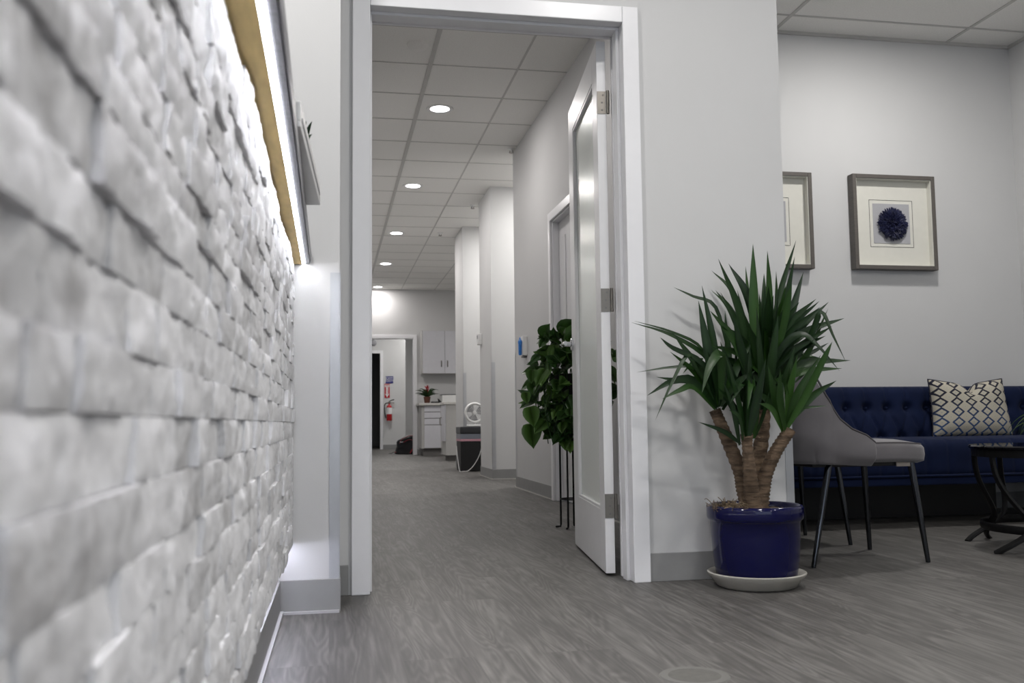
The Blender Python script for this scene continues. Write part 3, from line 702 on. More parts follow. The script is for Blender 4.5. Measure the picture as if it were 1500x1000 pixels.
# ------------------------------------------------------------------ dining style lounge chairs
def shell_f(ang, hgt, inner=0):
    pass
def make_chair(name, label):
    t = thing(name, label, 'chair', (2.10, 3.76, 0), 'grey velvet lounge chairs')
    W = .232                                        # half width at the wings
    def plan(u):                                    # u -1 near front tip .. 0 back .. 1 far front tip
        a = abs(u); s = 1 if u > 0 else -1
        if a > .5:                                  # straight wing
            k = (a-.5)/.5; return (-.145+.178*k, s*(W-.004*(1-k)), k)
        th = a/.5*PI/2; return (-.145-.155*math.cos(th), s*W*math.sin(th)**.8 if th > 0 else 0, 0)
    def top(u):
        a = abs(u)
        prof = [(0, .89), (.15, .888), (.24, .874), (.34, .822), (.41, .752), (.48, .668), (.54, .616), (.60, .578), (.73, .537), (.90, .512), (1, .482)]
        for (a0, z0), (a1, z1) in zip(prof, prof[1:]):
            if a <= a1: k = (a-a0)/(a1-a0); return z0+(z1-z0)*k
        return prof[-1][1]
    def f(u, v):
        u = u*2-1; x, y, k = plan(u); zt = top(u); z = .402+(zt-.402)*v
        lean = (z-.402)/.48
        back = max(0, 1-abs(u)/.75)
        x += -.085*lean*back + .012*(1-k)*0
        bulge = .016*math.sin(PI*min(1, v))*(.5+.5*k)
        tuck = -.05*max(0, .25-v)/.25
        y *= 1+ (bulge+tuck*.4)/W + .06*lean*back
        x += (-tuck*.5 if abs(u) < .4 else 0)
        return (x, y, z)
    sh = MB().grid(f, 64, 18).build('backrest', GREYV, t, False, smooth='all', solid=.034, subsurf=1)
    edge = []
    for i in range(97):
        p = Vector(f(i/96, 1)); edge.append(p+Vector((0, (-.017 if p.y < 0 else .017), .004)))
    edge_in = [Vector(f(i/96, 1))+Vector((0, 0, .012)) for i in range(97)]
    MB().tube(edge, .0042, 6).build('piping', GREYD, t, False, smooth='all')
    # seat cushion: rounded slab, slightly domed
    def seat(u, v):
        a = u*2*PI; n = 4.5; c, s = math.cos(a), math.sin(a)
        r = (abs(c)**n+abs(s)**n)**(-1/n)
        zz = [(.0, .405), (.9, .405), (.985, .416), (1.0, .442), (.99, .470), (.955, .482), (.945, .4795), (.92, .486), (.6, .497), (0, .499)]
        k = v*(len(zz)-1); i = min(len(zz)-2, int(k)); q = k-i
        rr = zz[i][0]+(zz[i+1][0]-zz[i][0])*q; z = zz[i][1]+(zz[i+1][1]-zz[i][1])*q
        wx = .282; x = .048+wx*r*c*rr; y = (.222-.012*(x > .1)*(x-.1)/.2)*r*s*rr
        z -= .012*max(0, (x-.12)/.2)**2
        return (x, y, z)
    MB().grid(seat, 72, 27).build('seat', GREYV, t, False, smooth='all')
    seam = [Vector(seat(i/72, .6))+Vector((0, 0, .002)) for i in range(72)]
    MB().tube(seam, .003, 6, closed=True).build('seat_piping', GREYD, t, False, smooth='all')
    MB().box(-.2, .235, -.17, .17, .388, .409).build('seat_frame', BLACKP, t, False, bevel=.004)
    o = MB().box(.165, .225, -.182, -.176, .386, .404).build('corner_block', mat('pale_block', (.34, .30, .26), .7), t, False); o['label'] = 'pale block under the front of the seat'
    for (tx, ty), (fx, fy) in (((-.125, -.165), (-.232, -.212)), ((-.125, .165), (-.232, .218)), ((.235, -.172), (.276, -.196)), ((.228, .172), (.262, .208))):
        MB().tube([(tx, ty, .40), ((tx+fx)/2, (ty+fy)/2, .203), (fx, fy, .006), (fx, fy, 0)], [.0145, .0125, .0095, .009], 14).build('leg', GUN, t, False, smooth=True)
    return t
ch = make_chair('lounge_chair', 'grey velvet chair right behind the yucca, its whole side in view')
def dup(root, loc, rz, label):
    r = root.copy(); COL.objects.link(r); r.location = loc; r.rotation_euler = (0, 0, rz); r['label'] = label
    for c in list(root.children):
        d = c.copy(); COL.objects.link(d); d.parent = r
    return r
dup(ch, (2.085, 4.325, 0), .0, 'grey velvet chair hidden behind the first one, only its thin legs showing')

# ------------------------------------------------------------------ navy tufted sofa
t = thing('sofa', 'navy velvet sofa with button-tufted back against the lounge wall', 'sofa', (3.15, 5.05, 0))
BTN = []
DXB, ZR = .1325, (.655, .535)
def dimple(x, z, x0, rows, dx, depth=.042):
    d = 0
    for k, zr in enumerate(rows):
        off = x0+(dx/2 if k % 2 else 0)
        cx = off+round((x-off)/dx)*dx
        r2 = (x-cx)**2+(z-zr)**2; d = max(d, depth*math.exp(-r2/(.026**2))+.35*depth*math.exp(-r2/(.055**2)))
    # pleats: diagonals between the rows, upright above the top row
    z1, z0 = rows[0], rows[-1]
    if z > z1:
        off = x0; m = abs((x-off+dx/2) % dx-dx/2); d = max(d, .020*math.exp(-(m/.011)**2)*min(1, 1.2-(z-z1)/.16))
    elif z > z0:
        k = (z1-z)/(z1-z0); a = (x-x0-k*dx/2+dx/2) % dx-dx/2; c = (x-x0+k*dx/2+dx/2) % dx-dx/2
        d = max(d, .017*math.exp(-(min(abs(a), abs(c))/.011)**2))
    else:
        off = x0+(dx/2 if len(rows) % 2 == 0 else 0); m = abs((x-off+dx/2) % dx-dx/2); d = max(d, .008*math.exp(-(m/.012)**2))
    return d
BX0 = 3.004
prof = [(5.165, .40), (5.18, .44), (5.195, .52), (5.212, .60), (5.228, .68), (5.242, .735), (5.258, .757), (5.285, .768), (5.33, .771), (5.42, .771), (5.455, .762), (5.468, .74), (5.468, .26)]
pp = []
for (a, b_), (c, d) in zip(prof, prof[1:]):
    n = max(1, int(math.hypot(c-a, d-b_)/.012)) if d > .3 else 2
    for i in range(n): pp.append((a+(c-a)*i/n, b_+(d-b_)*i/n))
pp.append(prof[-1])
SXL, SXR = 2.02, 4.36
def back_f(u, v):
    x = SXL+(SXR-SXL)*u; k = v*(len(pp)-1); i = min(len(pp)-2, int(k)); q = k-i
    y, z = pp[i][0]+(pp[i+1][0]-pp[i][0])*q, pp[i][1]+(pp[i+1][1]-pp[i][1])*q
    if y < 5.30: y += dimple(x, z, BX0, (.640, .465), DXB)
    return (x, y, z)
bk = MB().grid(back_f, 260, len(pp)-1).build('backrest', NAVY, t, smooth='all')
for k in range(-8, 11):
    for r, zr in enumerate((.640, .465)):
        x = BX0+k*DXB+(DXB/2 if r else 0)
        if SXL+.05 < x < SXR-.05: MB().ball((x, 5.247 if r == 0 else 5.207, zr), .009, 1, (1, .6, 1)).build('button', NAVY, bk, smooth=True)
# seat: tufted top and front
sp = [(5.25, .455), (5.15, .468), (5.0, .474), (4.8, .474), (4.72, .470), (4.685, .458), (4.668, .436), (4.662, .40), (4.662, .30), (4.668, .275), (4.70, .268)]
ss = []
for (a, b_), (c, d) in zip(sp, sp[1:]):
    n = max(1, int(math.hypot(c-a, d-b_)/.014))
    for i in range(n): ss.append((a+(c-a)*i/n, b_+(d-b_)*i/n))
ss.append(sp[-1])
def seat_f(u, v):
    x = SXL+(SXR-SXL)*u; k = v*(len(ss)-1); i = min(len(ss)-2, int(k)); q = k-i
    y, z = ss[i][0]+(ss[i+1][0]-ss[i][0])*q, ss[i][1]+(ss[i+1][1]-ss[i][1])*q
    if z > .45:
        d = 0
        for row, yr in enumerate((4.80, 4.93, 5.06)):
            off = BX0+(DXB/2 if row % 2 else 0); cx = off+round((x-off)/DXB)*DXB; r2 = (x-cx)**2+(y-yr)**2
            d = max(d, .014*math.exp(-r2/.022**2)+.005*math.exp(-r2/.05**2))
        z -= d
    m = abs((x-BX0+DXB/2) % DXB-DXB/2)
    if z < .46 and y < 4.7: y += .009*math.exp(-(m/.012)**2)
    if z < .455: z2 = z
    return (x, y, z)
MB().grid(seat_f, 260, len(ss)-1).build('seat', NAVY, t, smooth='all')
box('seat_base', NAVY, SXL, SXR, 4.70, 5.46, .262, .40, t)
MB().tube([(SXL, 4.664, .272), (SXR, 4.664, .272)], .007, 8).build('piping', NAVY, t, smooth='all')
box('front_rail', NAVY, SXL-.1, SXR+.06, 4.672, 5.46, .222, .264, t, bevel=.008)
for sgn, xa, xb in ((-1, SXL-.115, SXL+.005), (1, SXR-.005, 4.435)):
    box('arm', NAVY, xa, xb, 4.68, 5.46, .262, .765, t, bevel=.03)
box('under_sofa_dark_box', BLACKP, SXL-.05, 3.94, 5.2, 5.44, .0, .223, t)  # added black box, stands in for the darkness under the sofa
for x in (2.1, 4.3):
    for y in (4.76, 5.38): MB().lathe([(.022, .225), (.018, .1), (.013, 0)], (x, y, 0), 14).build('leg', BLACKP, t, smooth=True)

# patterned cushion with a chopped top
t = None
def pil(u, v, side):
    w, h = .475+.035*(1-v), .345
    x = (u-.5)*w; z = v*h
    cu, cv = 2*u-1, 2*v-1
    pinch = .022
    x *= 1-pinch*2*(1-cv*cv)*1.0+.01
    z -= (.038 if v > .5 else -.0)*((1-abs(cu))**1.0)*max(0, cv)**1.5
    z -= .050*math.exp(-(cu/.15)**2)*max(0, cv)**2
    z += .012*(1-cu*cu)*max(0, -cv)**2*0
    th = .075*(max(0, (1-cu**4))**.55)*(max(0, (1-cv**4))**.55)*(1-.25*max(0, cv)*math.exp(-(cu/.3)**2))
    return Vector((x, -side*th, z))
pl = thing('throw_pillow', 'cream cushion with navy diamond lattice leaning on the navy sofa', 'cushion', (3.745, 5.115, .468))
pl.rotation_euler = (-.16, .0, -.05)
b = MB()
b.grid(lambda u, v: pil(u, v, 1), 44, 36, True)
b.grid(lambda u, v: pil(u, v, -1), 44, 36, True)
bmesh.ops.remove_doubles(b.bm, verts=b.bm.verts[:], dist=.0004)
b.build('cover', PILLOW, pl, False, smooth='all')
ed = [pil(i/30, 0, 1) for i in range(31)]+[pil(1, i/30, 1) for i in range(1, 31)]+[pil(1-i/30, 1, 1) for i in range(1, 31)]+[pil(0, 1-i/30, 1) for i in range(1, 30)]
MB().tube(ed, .004, 6, closed=True).build('piping', mat('navy_piping', (.006, .006, .02), .7), pl, False, smooth='all')

# ------------------------------------------------------------------ pictures
def picture(name, label, x0, x1, z0, z1, coral):
    t = thing(name, label, 'picture', ((x0+x1)/2, 5.52, (z0+z1)/2), 'framed pictures on the lounge wall')
    f, d0, d1 = .026, 5.455, 5.516
    MB().box(x0, x0+f, d0, d1, z0, z1).box(x1-f, x1, d0, d1, z0, z1).box(x0+f, x1-f, d0, d1, z0, z0+f).box(x0+f, x1-f, d0, d1, z1-f, z1).build('frame', FRAME, t, bevel=.003)
    s = .004
    MB().box(x0+f, x0+f+s, d0+.006, d1-.002, z0+f, z1-f).box(x1-f-s, x1-f, d0+.006, d1-.002, z0+f, z1-f).box(x0+f+s, x1-f-s, d0+.006, d1-.002, z0+f, z0+f+s).box(x0+f+s, x1-f-s, d0+.006, d1-.002, z1-f-s, z1-f).build('inner_lip', MATB, t)
    box('mat_board', MATB, x0+f, x1-f, 5.502, 5.512, z0+f, z1-f, t)
    cx, cz, h = (x0+x1)/2-.002, (z0+z1)/2-.002, .152; l = .0022
    MB().box(cx-h, cx+h, 5.5005, 5.502, cz+h-l, cz+h).box(cx-h, cx+h, 5.5005, 5.502, cz-h, cz-h+l).box(cx-h, cx-h+l, 5.5005, 5.502, cz-h, cz+h).box(cx+h-l, cx+h, 5.5005, 5.502, cz-h, cz+h).build('ruled_line', INK, t)
    k = .128
    box('linen_panel', LINEN, cx-k, cx+k, 5.4995, 5.502, cz-k, cz+k, t)
    b = MB(); rnd = random.Random(coral); b.ball((cx, 5.497, cz-.005), .088, 3, (1, .33, 1))
    for i in range(520):
        a = rnd.uniform(0, 2*PI); r = .098*math.sqrt(rnd.random()); c = Vector((cx+r*math.cos(a)*.92, 5.497-.030*math.sqrt(max(0, 1-(r/.1)**2)), cz-.005+r*math.sin(a)*.92))
        dr = Vector((math.cos(a)*r/.09+rnd.uniform(-.4, .4), -.8+r/.14, math.sin(a)*r/.09+rnd.uniform(-.4, .4))).normalized()
        b.tube([c, c+dr*.013, c+dr*.022], [.0042, .0036, .0015], 5)
    b.build('coral_rosette', CORAL, t, smooth=True)
picture('framed_picture', 'square taupe frame showing a round navy coral rosette', 3.235, 3.81, 1.515, 2.123, 4)
picture('framed_picture', 'taupe frame half hidden by the wall end above the yucca', 2.382, 2.957, 1.51, 2.118, 9)

# ------------------------------------------------------------------ round black side table
TX, TY = 3.20, 3.78
t = thing('side_table', 'round black side table with glossy top and crossing curved legs', 'table', (TX, TY, 0))
MB().lathe([(.0, .436), (.362, .436), (.372, .441), (.374, .450), (.370, .4555), (.0, .4555)], (TX, TY, 0), 72, cap=False).build('table_top', BLACKG, t, smooth=True)
MB().lathe([(.352, .405), (.362, .405), (.362, .436), (.352, .436)], (TX, TY, 0), 64, cap=False).build('apron_ring', BLACKM, t)
MB().tube([(TX+.335*math.cos(2*PI*i/64), TY+.335*math.sin(2*PI*i/64), .098) for i in range(64)], 1, 8, closed=True, flat=(.006, .018)).build('foot_ring', BLACKM, t, smooth=True)
def tleg(a0, a1):
    p = []
    for i in range(25):
        s = i/24; z = .436*(1-s)
        k = s*s*(3-2*s)
        th = math.radians(a0+(a1-a0)*s**2.6); r = .350-.06*math.sin(PI*min(1, (s/.98)**1.8))**1.6+.065*max(0, s-.7)/.3
        p.append((TX+r*math.cos(th), TY+r*math.sin(th), z))
    MB().tube(p, 1, 8, flat=(.016, .010)).build('leg', BLACKM, t, smooth=True)
for a0, a1 in ((142, 100), (181, 240), (97, 127), (226, 190), (322, 280), (1, 60), (277, 307), (46, 10)): tleg(a0, a1)
# small grassy plant on it, its pot outside the picture
gx, gy = 3.16, 3.72
t = thing('grass_plant', 'small arching grass plant on the black side table at the photo edge', 'potted plant', (gx, gy, .4555))
MB().lathe([(.0, 0), (.038, 0), (.048, .075), (.044, .078), (.042, .06), (.0, .06)], (gx, gy, .4555), 28, cap=False).build('pot', SAUCER, t, smooth=True)
bm = bmesh.new(); lay = bm.verts.layers.float.new('leafvar'); rnd = random.Random(12)
for k in range(34):
    a = rnd.uniform(0, 2*PI) if k > 7 else rnd.uniform(2.4, 3.7); L = rnd.uniform(.10, .22); h = rnd.uniform(.06, .16)
    c = Vector((gx+.015*math.cos(a), gy+.015*math.sin(a), .516)); d = Vector((math.cos(a), math.sin(a), 0))
    blade(bm, bez([c, c+d*L*.25+Vector((0, 0, h)), c+d*L*.7+Vector((0, 0, h)), c+d*L+Vector((0, 0, h*.1-.03))], 10), .007, rnd.random(), lay=lay)
me = bpy.data.meshes.new('grass_leaves'); bm.to_mesh(me); bm.free(); me.materials.append(GLEAF); o = bpy.data.objects.new('grass_leaves', me); COL.objects.link(o); o.parent = t; me.transform(Matrix.Translation(-t.location))
# floor cover plate in the foreground
t = thing('floor_cover_plate', 'round grey access cover set in the floor at the bottom edge', 'floor cover', (.822, 2.14, 0))
MB().lathe([(.060, .0), (.060, .0022), (.078, .0028), (.081, .0)], (.822, 2.14, 0), 48, cap=False).build('rim', mat('cover_rim', (.15, .148, .138), .5), t, smooth=True)
MB().lathe([(.0, .0018), (.0605, .0018), (.0605, 0)], (.822, 2.14, 0), 48, cap=False).build('lid', mat('cover_lid', (.115, .112, .102), .6, var=.12, vscale=50), t)

# ------------------------------------------------------------------ corridor: pothos on a wire stand
GX, GY = 1.306, 5.2
t = thing('plant_stand', 'tall thin black wire stand under the trailing pothos', 'plant stand', (GX, GY, 0))
for a in (150, 240, 330, 60):
    c, s = math.cos(math.radians(a)), math.sin(math.radians(a)); r = .058
    MB().tube([(GX+r*c, GY+r*s, .72), (GX+r*c, GY+r*s, .02), (GX+(r+.003)*c, GY+(r+.003)*s, .008), (GX+(r+.03)*c, GY+(r+.03)*s, .0055)], .0055, 8).build('leg', BLACKM, t, smooth=True)
for z in (.158, .70): MB().tube([(GX+.058*math.cos(2*PI*i/32), GY+.058*math.sin(2*PI*i/32), z) for i in range(32)], .004, 8, closed=True).build('ring', BLACKM, t, smooth=True)
t = thing('potted_pothos', 'bushy green pothos trailing over its stand beside the open door', 'potted plant', (GX, GY, .70))
MB().lathe([(.0, .706), (.064, .706), (.09, .84), (.094, .845), (.082, .845), (.078, .82), (.0, .82)], (GX, GY, 0), 28, cap=False).build('pot', BLACKP, t, smooth=True)
bm = bmesh.new(); lay = bm.verts.layers.float.new('leafvar'); rnd = random.Random(21); vines = MB()
def heart(c, d, up, L, val):
    d = d.normalized(); side = d.cross(up).normalized(); nr = side.cross(d).normalized()
    out = [(-.06, .0), (-.13, .20), (-.08, .36), (.10, .46), (.32, .47), (.56, .37), (.78, .21), (.93, .075), (1.04, 0)]
    n = len(out); A = []; Bv = []; M_ = []
    for s, w_ in out:
        curl = -.16*s*s*L
        def V(k, z): 
            v = bm.verts.new(c+d*s*L+side*k*w_*L*1.0+nr*(z+curl)); v[lay] = max(0, min(1, val+(.0 if k else .12))); return v
        A.append(V(1, .10*w_*L)); Bv.append(V(-1, .10*w_*L)); M_.append(V(0, 0))
    for i in range(n-1):
        for P_ in (A, Bv): bm.faces.new((M_[i], P_[i], P_[i+1], M_[i+1]))
for k in range(430):
    z = rnd.uniform(.50, 1.08); e = (z-.80)/.30; a = rnd.uniform(0, 2*PI)
    R = (.235+.03*math.sin(a*3+z*9))*math.sqrt(max(.05, 1-abs(e)**2.6))*rnd.uniform(.45, 1.0)
    c = Vector((GX+.015+R*math.cos(a), GY+R*math.sin(a)*.95, z))
    if c.x > 1.60 : c.x = 1.60-rnd.uniform(0, .05)
    d = Vector((math.cos(a)*rnd.uniform(.2, 1), math.sin(a)*rnd.uniform(.2, 1), rnd.uniform(-1.1, .5) if z < 1.0 else rnd.uniform(-.4, .7)))
    heart(c, d, Vector((math.cos(a)*.8+rnd.uniform(-.7, .7), math.sin(a)*.8-.3+rnd.uniform(-.5, .5), .7+rnd.uniform(-.6, .5))), rnd.uniform(.05, .10), rnd.uniform(0, .30) if rnd.random() < .75 else rnd.uniform(.35, .85))
for (x, y, z, L, v) in ((1.085, 5.18, .56, .12, .35), (1.075, 5.15, .655, .10, .55), (1.10, 5.2, .80, .085, .25), (1.08, 5.12, .86, .07, .3), (1.15, 5.15, 1.05, .10, .1), (1.24, 5.1, 1.07, .12, .12), (1.06, 5.2, .74, .06, .45), (1.26, 5.14, .5, .075, .5), (1.29, 5.13, .47, .06, .8)):
    heart(Vector((x, y, z)), Vector((rnd.uniform(-.5, .3), -.3, -1 if z < 1 else .2)), Vector((-.3, -.9, .3)), L, v)
for k in range(16):
    a = rnd.uniform(0, 2*PI); r = rnd.uniform(.12, .21)
    vines.tube(bez([(GX+.05*math.cos(a), GY+.05*math.sin(a), .83), (GX+r*math.cos(a), GY+r*math.sin(a), .98), (GX+r*1.1*math.cos(a), GY+r*1.1*math.sin(a), .7), (GX+r*.9*math.cos(a+.4), GY+r*.9*math.sin(a+.4), rnd.uniform(.46, .62))], 12), .0028, 5)
me = bpy.data.meshes.new('foliage'); bm.to_mesh(me); bm.free(); me.materials.append(PLEAF)
for p in me.polygons: p.use_smooth = True
o = bpy.data.objects.new('foliage', me); COL.objects.link(o); o.parent = t; me.transform(Matrix.Translation(-t.location))
vines.build('vine', PLEAF, t, smooth=True)

# hand sanitiser on the corridor wall, thermostat on the pier
t = thing('sanitizer_dispenser', 'white wall dispenser holding a blue bottle on the corridor wall', 'dispenser', (1.62, 8.0, 1.22))
box('back_unit', WHITEP, 1.602, 1.64, 7.95, 8.06, 1.143, 1.308, t, bevel=.004)
MB().lathe([(.0, 1.147), (.011, 1.147), (.014, 1.16), (.0155, 1.235), (.0185, 1.262), (.012, 1.275), (.006, 1.285), (.006, 1.298), (.0, 1.30)], (1.585, 7.99, 0), 20, cap=False).build('bottle', BOTTLE, t, smooth=True)
box('drip_tray', TOE, 1.607, 1.638, 7.96, 8.05, 1.128, 1.143, t)
t = thing('thermostat', 'small white control box on the corridor face of the nearer pier', 'thermostat', (1.62, 10.45, 1.5))
box('housing', WHITEP, 1.597, 1.64, 10.40, 10.52, 1.435, 1.555, t, bevel=.006)
box('display', EDGELAM, 1.595, 1.597, 10.42, 10.50, 1.50, 1.54, t)

# black bin with liner, small fan on it
BXA, BXB, BYA, BYB = 1.525, 1.93, 11.42, 11.82
t = thing('storage_bin', 'black square bin with a grey and pink band beside the farther pier', 'bin', ((BXA+BXB)/2, (BYA+BYB)/2, 0))
box('body', BLACKP, BXA+.006, BXB-.006, BYA+.006, BYB-.006, .002, .45, t, bevel=.012)
box('lid', mat('bin_lid', (.03, .031, .035), .3), BXA, BXB, BYA, BYB, .448, .532, t, bevel=.012)
o = box('liner_band', LINERB, BXA+.003, BXB-.003, BYA+.003, BYB-.003, .385, .446, t, bevel=.003); o['label'] = 'glossy grey band'
o = box('liner_edge', PINKB, BXA+.003, BXB-.003, BYA+.003, BYB-.003, .360, .385, t, bevel=.002); o['label'] = 'pink stripe'
fx, fy, fz = 1.72, 11.55, .70
t = thing('desk_fan', 'small round white fan standing on the black bin', 'fan', (fx, fy, .532))
MB().box(fx-.095, fx+.095, fy-.05, fy+.05, .532, .556).build('foot', WHITEP, t, bevel=.008)
MB().tube([(fx, fy+.02, .55), (fx, fy+.02, .60)], .016, 12).build('neck', WHITEP, t, smooth=True)
MB().tube([(fx+.112*math.cos(2*PI*i/40), fy, fz+.112*math.sin(2*PI*i/40)) for i in range(40)], 1, 10, closed=True, flat=(.03, .015)).build('guard_rim', WHITEP, t, smooth=True)
b = MB()
for k in range(1, 6): b.tube([(fx+.019*k*math.cos(2*PI*i/36), fy-.026, fz+.019*k*math.sin(2*PI*i/36)) for i in range(36)], .0022, 5, closed=True)
for k in range(6): b.tube([(fx, fy-.027, fz), (fx+.11*math.cos(k*PI/3), fy-.02, fz+.11*math.sin(k*PI/3))], .002, 5)
b.build('grille', WHITEP, t)
MB().lathe([(.0, -.034), (.024, -.032), (.026, .0), (.03, .03), (.0, .03)], (fx, fy, fz), 20, 'y', cap=False).build('motor_hub', WHITEP, t, smooth=True)
for k in range(3):
    a = 2*PI*k/3+.3; MB().grid(lambda u, v: (fx+(.02+.08*u)*math.cos(a+(v-.5)*1.3), fy+.012*(v-.5), fz+(.02+.08*u)*math.sin(a+(v-.5)*1.3)), 4, 6).build('fan_blade', EDGELAM, t, solid=.002)
tag(MB().tube(spline([(fx+.10, fy-.03, .545), (1.80, 11.405, .50), (1.77, 11.40, .25), (1.70, 11.40, .10), (1.62, 11.40, .015), (1.555, 11.395, .006), (1.518, 11.43, .01), (1.512, 11.55, .14), (1.515, 11.7, .3)], 8), .0045, 6).build('power_cord', WHITEP, None, smooth=True), 'white power cord hanging from the fan across the black bin', 'cord')

# ------------------------------------------------------------------ end of the corridor: cupboards
t = thing('wall_cabinet', 'pale two-door cabinet hung on the end wall above the counter', 'cabinet', (2.1, 17.5, 1.47))
box('carcass', CABS, 1.633, 2.46, 17.39, 17.695, 1.472, 2.255, t)
box('reveal', TOE, 1.652, 2.45, 17.383, 17.391, 1.478, 2.248, t)
for xa, xb, hx in ((1.650, 2.048, 1.985), (2.053, 2.455, 2.098)):
    d = box('door', CABW, xa, xb, 17.37, 17.389, 1.476, 2.250, t, bevel=.002)
    MB().tube(spline([(hx, 17.369, 1.60), (hx, 17.348, 1.605), (hx, 17.342, 1.65), (hx, 17.348, 1.695), (hx, 17.369, 1.70)], 5), .009, 8).build('handle', STEEL, d, smooth=True)
tag(box('counter_worktop', COUNTER, 1.545, 3.29, 17.05, 17.69, .892, .934, None, .004), 'pale worktop along the end wall under the hung cabinet', 'worktop')
t = thing('drawer_unit', 'pale four-drawer unit below the worktop at the end wall', 'cabinet', (1.79, 17.4, 0))
box('carcass', CABS, 1.60, 1.975, 17.13, 17.68, .13, .891, t)
box('toe_kick', TOE, 1.63, 1.95, 17.18, 17.6, 0, .13, t)
box('reveal', TOE, 1.652, 1.931, 17.122, 17.131, .138, .884, t)
for za, zb in ((.781, .884), (.668, .770), (.552, .657), (.14, .541)): box('drawer', CABW, 1.648, 1.935, 17.112, 17.13, za, zb, t, bevel=.002)
t = thing('base_cabinet', 'narrow pale cabinet standing nearer than the drawers, half behind the pier', 'cabinet', (2.05, 14.9, 0))
box('carcass', CABS, 1.735, 2.45, 14.62, 15.12, .088, .86, t)
box('toe_kick', TOE, 1.775, 2.4, 14.68, 15.05, 0, .088, t)
d = box('door', CABW, 1.715, 1.734, 14.63, 15.11, .30, .855, t, bevel=.002)
MB().tube(spline([(1.714, 15.0, .55), (1.69, 15.0, .553), (1.685, 15.0, .605), (1.69, 15.0, .657), (1.714, 15.0, .66)], 5), .007, 8).build('handle', STEEL, d, smooth=True)
tag(box('cabinet_worktop', COUNTER, 1.70, 2.46, 14.6, 15.14, .861, .90, None, .004), 'pale worktop on the nearer narrow cabinet', 'worktop')
# things on the end counter
ZC = .934
t = thing('potted_bromeliad', 'small bromeliad with a red flower in a brown pot on the worktop', 'potted plant', (1.71, 17.25, ZC))
MB().lathe([(.0, 0), (.048, 0), (.062, .10), (.066, .115), (.056, .115), (.05, .095), (.0, .095)], (1.71, 17.25, ZC), 24, cap=False).build('pot', TERRA, t, smooth=True)
bm = bmesh.new(); lay = bm.verts.layers.float.new('leafvar'); rnd = random.Random(4)
for k in range(34):
    a = 2*PI*k/34+rnd.uniform(-.1, .1); L = rnd.uniform(.14, .26); h = rnd.uniform(.08, .22); c = Vector((1.71, 17.25, ZC+.09)); d = Vector((math.cos(a), math.sin(a)*.8, 0))
    blade(bm, bez([c, c+d*L*.3+Vector((0, 0, h)), c+d*L+Vector((0, 0, h*.7))], 8), .024, rnd.uniform(0, .4), lay=lay)
me = bpy.data.meshes.new('leaf_rosette'); bm.to_mesh(me); bm.free(); me.materials.append(YLEAF); o = bpy.data.objects.new('leaf_rosette', me); COL.objects.link(o); o.parent = t; me.transform(Matrix.Translation(-t.location))
bm = bmesh.new(); lay = bm.verts.layers.float.new('leafvar')
for k in range(12):
    a = k*2.4; z = ZC+.17+k*.011; c = Vector((1.71, 17.25, z)); d = Vector((math.cos(a), math.sin(a), .8))
    blade(bm, [c+d*.05*s for s in (0, .25, .5, .75, 1)], .026, .3, lay=lay)
me = bpy.data.meshes.new('flower'); bm.to_mesh(me); bm.free(); me.materials.append(REDF); o = bpy.data.objects.new('flower', me); COL.objects.link(o); o.parent = t; me.transform(Matrix.Translation(-t.location))
t = thing('letter_tray', 'flat black tray lying on the worktop beside the bromeliad', 'tray', (1.91, 17.25, ZC))
MB().box(1.79, 1.97, 17.13, 17.37, ZC, ZC+.012).box(1.79, 1.798, 17.13, 17.37, ZC+.012, ZC+.03).box(1.79, 1.97, 17.36, 17.37, ZC+.012, ZC+.03).build('base', BLACKP, t)
bm = MB()
bm.bm.faces.new([bm.bm.verts.new(p) for p in ((1.90, 17.14, ZC+.012), (1.972, 17.14, ZC+.012), (1.885, 17.14, ZC+.09))])
bm.build('raised_end', BLACKP, t, solid=.012)
t = thing('storage_box', 'white lidded box on the worktop right of the black tray', 'box', (2.15, 17.4, ZC))
box('body', WHITEP, 1.985, 2.36, 17.28, 17.6, ZC, ZC+.145, t, bevel=.006)
box('lid', mat('grey_lid', (.16, .16, .17), .5), 1.98, 2.365, 17.275, 17.605, ZC+.148, ZC+.162, t, bevel=.004)

# ------------------------------------------------------------------ hall beyond
t = thing('wall_sign', 'square navy sign with two lines of white lettering on the far hall wall', 'sign', (1.327, HY-.006, 1.57))
box('panel', SIGNBLUE, 1.242, 1.412, HY-.008, HY, 1.490, 1.650, t)
text('EXIT', .082, SIGNW, t, (1.324, HY-.0085, 1.596), (PI/2, 0, 0)); text('ROUTE', .066, SIGNW, t, (1.327, HY-.0085, 1.543), (PI/2, 0, 0))
t = thing('extinguisher_sign', 'tall red sign with a white downward arrow above the extinguisher', 'sign', (1.272, HY-.006, 1.32))
box('panel', SIGNRED, 1.214, 1.330, HY-.006, HY, 1.158, 1.478, t)
b = MB().box(1.246, 1.298, HY-.008, HY-.006, 1.24, 1.40)
for q in (((1.226, 1.245), (1.318, 1.245), (1.272, 1.172)),):
    b.bm.faces.new([b.bm.verts.new((x, HY-.0075, z)) for x, z in q])
b.box(1.222, 1.322, HY-.008, HY-.006, 1.405, 1.462)
b.build('arrow', SIGNW, t, fix=False)
box('arrow_line', SIGNRED, 1.268, 1.276, HY-.0095, HY-.008, 1.22, 1.395, t)
text('FIRE', .05, SIGNRED, t, (1.272, HY-.009, 1.436), (PI/2, 0, 0))
t = thing('fire_extinguisher', 'red fire extinguisher with a black hose on the far hall wall', 'fire extinguisher', (1.30, HY-.08, .64))
ex, ey = 1.315, HY-.085
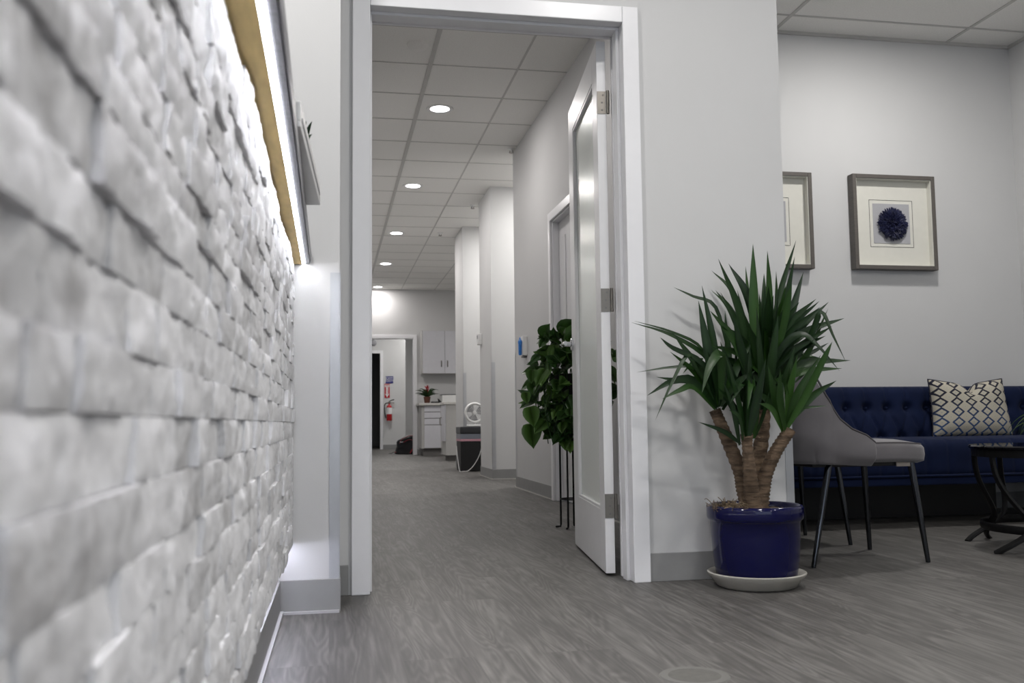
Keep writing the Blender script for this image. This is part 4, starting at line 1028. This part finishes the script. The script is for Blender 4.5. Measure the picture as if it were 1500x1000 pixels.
MB().lathe([(.0, .64), (.055, .64), (.062, .655), (.062, .93), (.055, .965), (.03, .99), (.018, 1.0), (.018, 1.03), (.0, 1.03)], (ex, ey, 0), 24, cap=False).build('tank', REDP, t, smooth=True)
MB().lathe([(.0625, .79), (.0625, .935)], (ex, ey, 0), 24, cap=False).build('label_band', SIGNW, t, smooth=True)
MB().box(ex-.03, ex+.03, ey-.02, ey+.02, 1.03, 1.06).box(ex, ex+.11, ey-.012, ey+.012, 1.035, 1.048).build('valve', STEEL, t)
MB().tube([(ex-.01, ey, 1.07), (ex+.05, ey, 1.10), (ex+.11, ey, 1.115)], .011, 8).build('lever', BLACKP, t, smooth=True)
MB().tube(spline([(ex-.02, ey, 1.045), (ex-.09, ey-.01, 1.02), (ex-.11, ey-.02, .92), (ex-.095, ey-.02, .78), (ex-.075, ey-.02, .70)], 6), .012, 8).build('hose', BLACKP, t, smooth=True)
box('bracket', BLACKP, ex-.03, ex+.03, ey+.06, HY, .75, .98, t)
tag(MB().lathe([(.0, -.05), (.05, -.045), (.07, -.015), (.07, 0), (.0, 0)], (.97, HY, 2.41), 24, 'y', cap=False).build('wall_speaker', EDGELAM, smooth=True), 'small grey dome fixed high on the far hall wall', 'wall fixture')
# black bag on the hall floor
gx, gy = 1.385, 18.42
t = thing('tote_bag', 'slumped black bag with red straps on the floor at the far opening', 'bag', (gx, gy, 0))
def bagf(u, v):
    a = u*2*PI; n = 3; c, s = math.cos(a), math.sin(a); r = (abs(c)**n+abs(s)**n)**(-1/n)
    q = min(1, v/.78); h = .27 if v < .78 else .27+.045*math.sin((v-.78)/.22*PI/2)
    zz = h*q; sh = (1-.20*q)*(1 if v < .78 else max(.02, 1-((v-.78)/.22)**1.6)) if v > .03 else .9
    x = .245*r*c*sh; y = .15*r*s*sh*(1-.35*q)
    p = Vector((x*7, y*7, zz*8)); k = q
    z = zz*(1+.28*x/.245)+(.035*noise.noise(p)+.02*noise.noise(p*2.3))*k
    return (gx+.07+x+.03*noise.noise(p+Vector((3, 1, 2))), gy+.02+y+.03*noise.noise(p+Vector((9, 4, 1))), max(.002, z))
MB().grid(bagf, 56, 30).build('body', BAGM, t, smooth='all')
def on(pts, name, w_, m=BAGR): return MB().tube(spline(pts, 6), 1, 6, flat=(w_, .007)).build(name, m, t, smooth=True)
on([(gx-.09, gy-.11, .20), (gx-.06, gy-.10, .27), (gx+.02, gy-.09, .315), (gx+.11, gy-.09, .345), (gx+.17, gy-.08, .34)], 'handle', .020)
on([(gx-.02, gy-.12, .22), (gx+.05, gy-.115, .26), (gx+.12, gy-.115, .27), (gx+.19, gy-.11, .24)], 'handle', .018)
on([(gx+.25, gy-.13, .24), (gx+.20, gy-.155, .16), (gx+.13, gy-.165, .07), (gx+.10, gy-.17, .02)], 'strap', .022)
on([(gx+.16, gy-.135, .27), (gx+.22, gy-.14, .20), (gx+.24, gy-.16, .10)], 'strap', .018)
on([(gx-.15, gy-.1, .05), (gx-.20, gy-.11, .04), (gx-.25, gy-.12, .022), (gx-.29, gy-.12, .02)], 'strap_end', .02, BAGM)
on([(gx-.16, gy-.12, .045), (gx-.19, gy-.125, .035)], 'strap_slider', .024)
o = on([(gx-.09, gy-.135, .235), (gx-.06, gy-.135, .225), (gx-.03, gy-.135, .235)], 'tag', .018, SIGNW); o['label'] = 'small white tag'
o = on([(gx-.03, gy-.06, .325), (gx+.03, gy-.07, .335), (gx+.07, gy-.07, .35)], 'inner_paper', .014, SIGNW); o['label'] = 'white paper showing at the top'
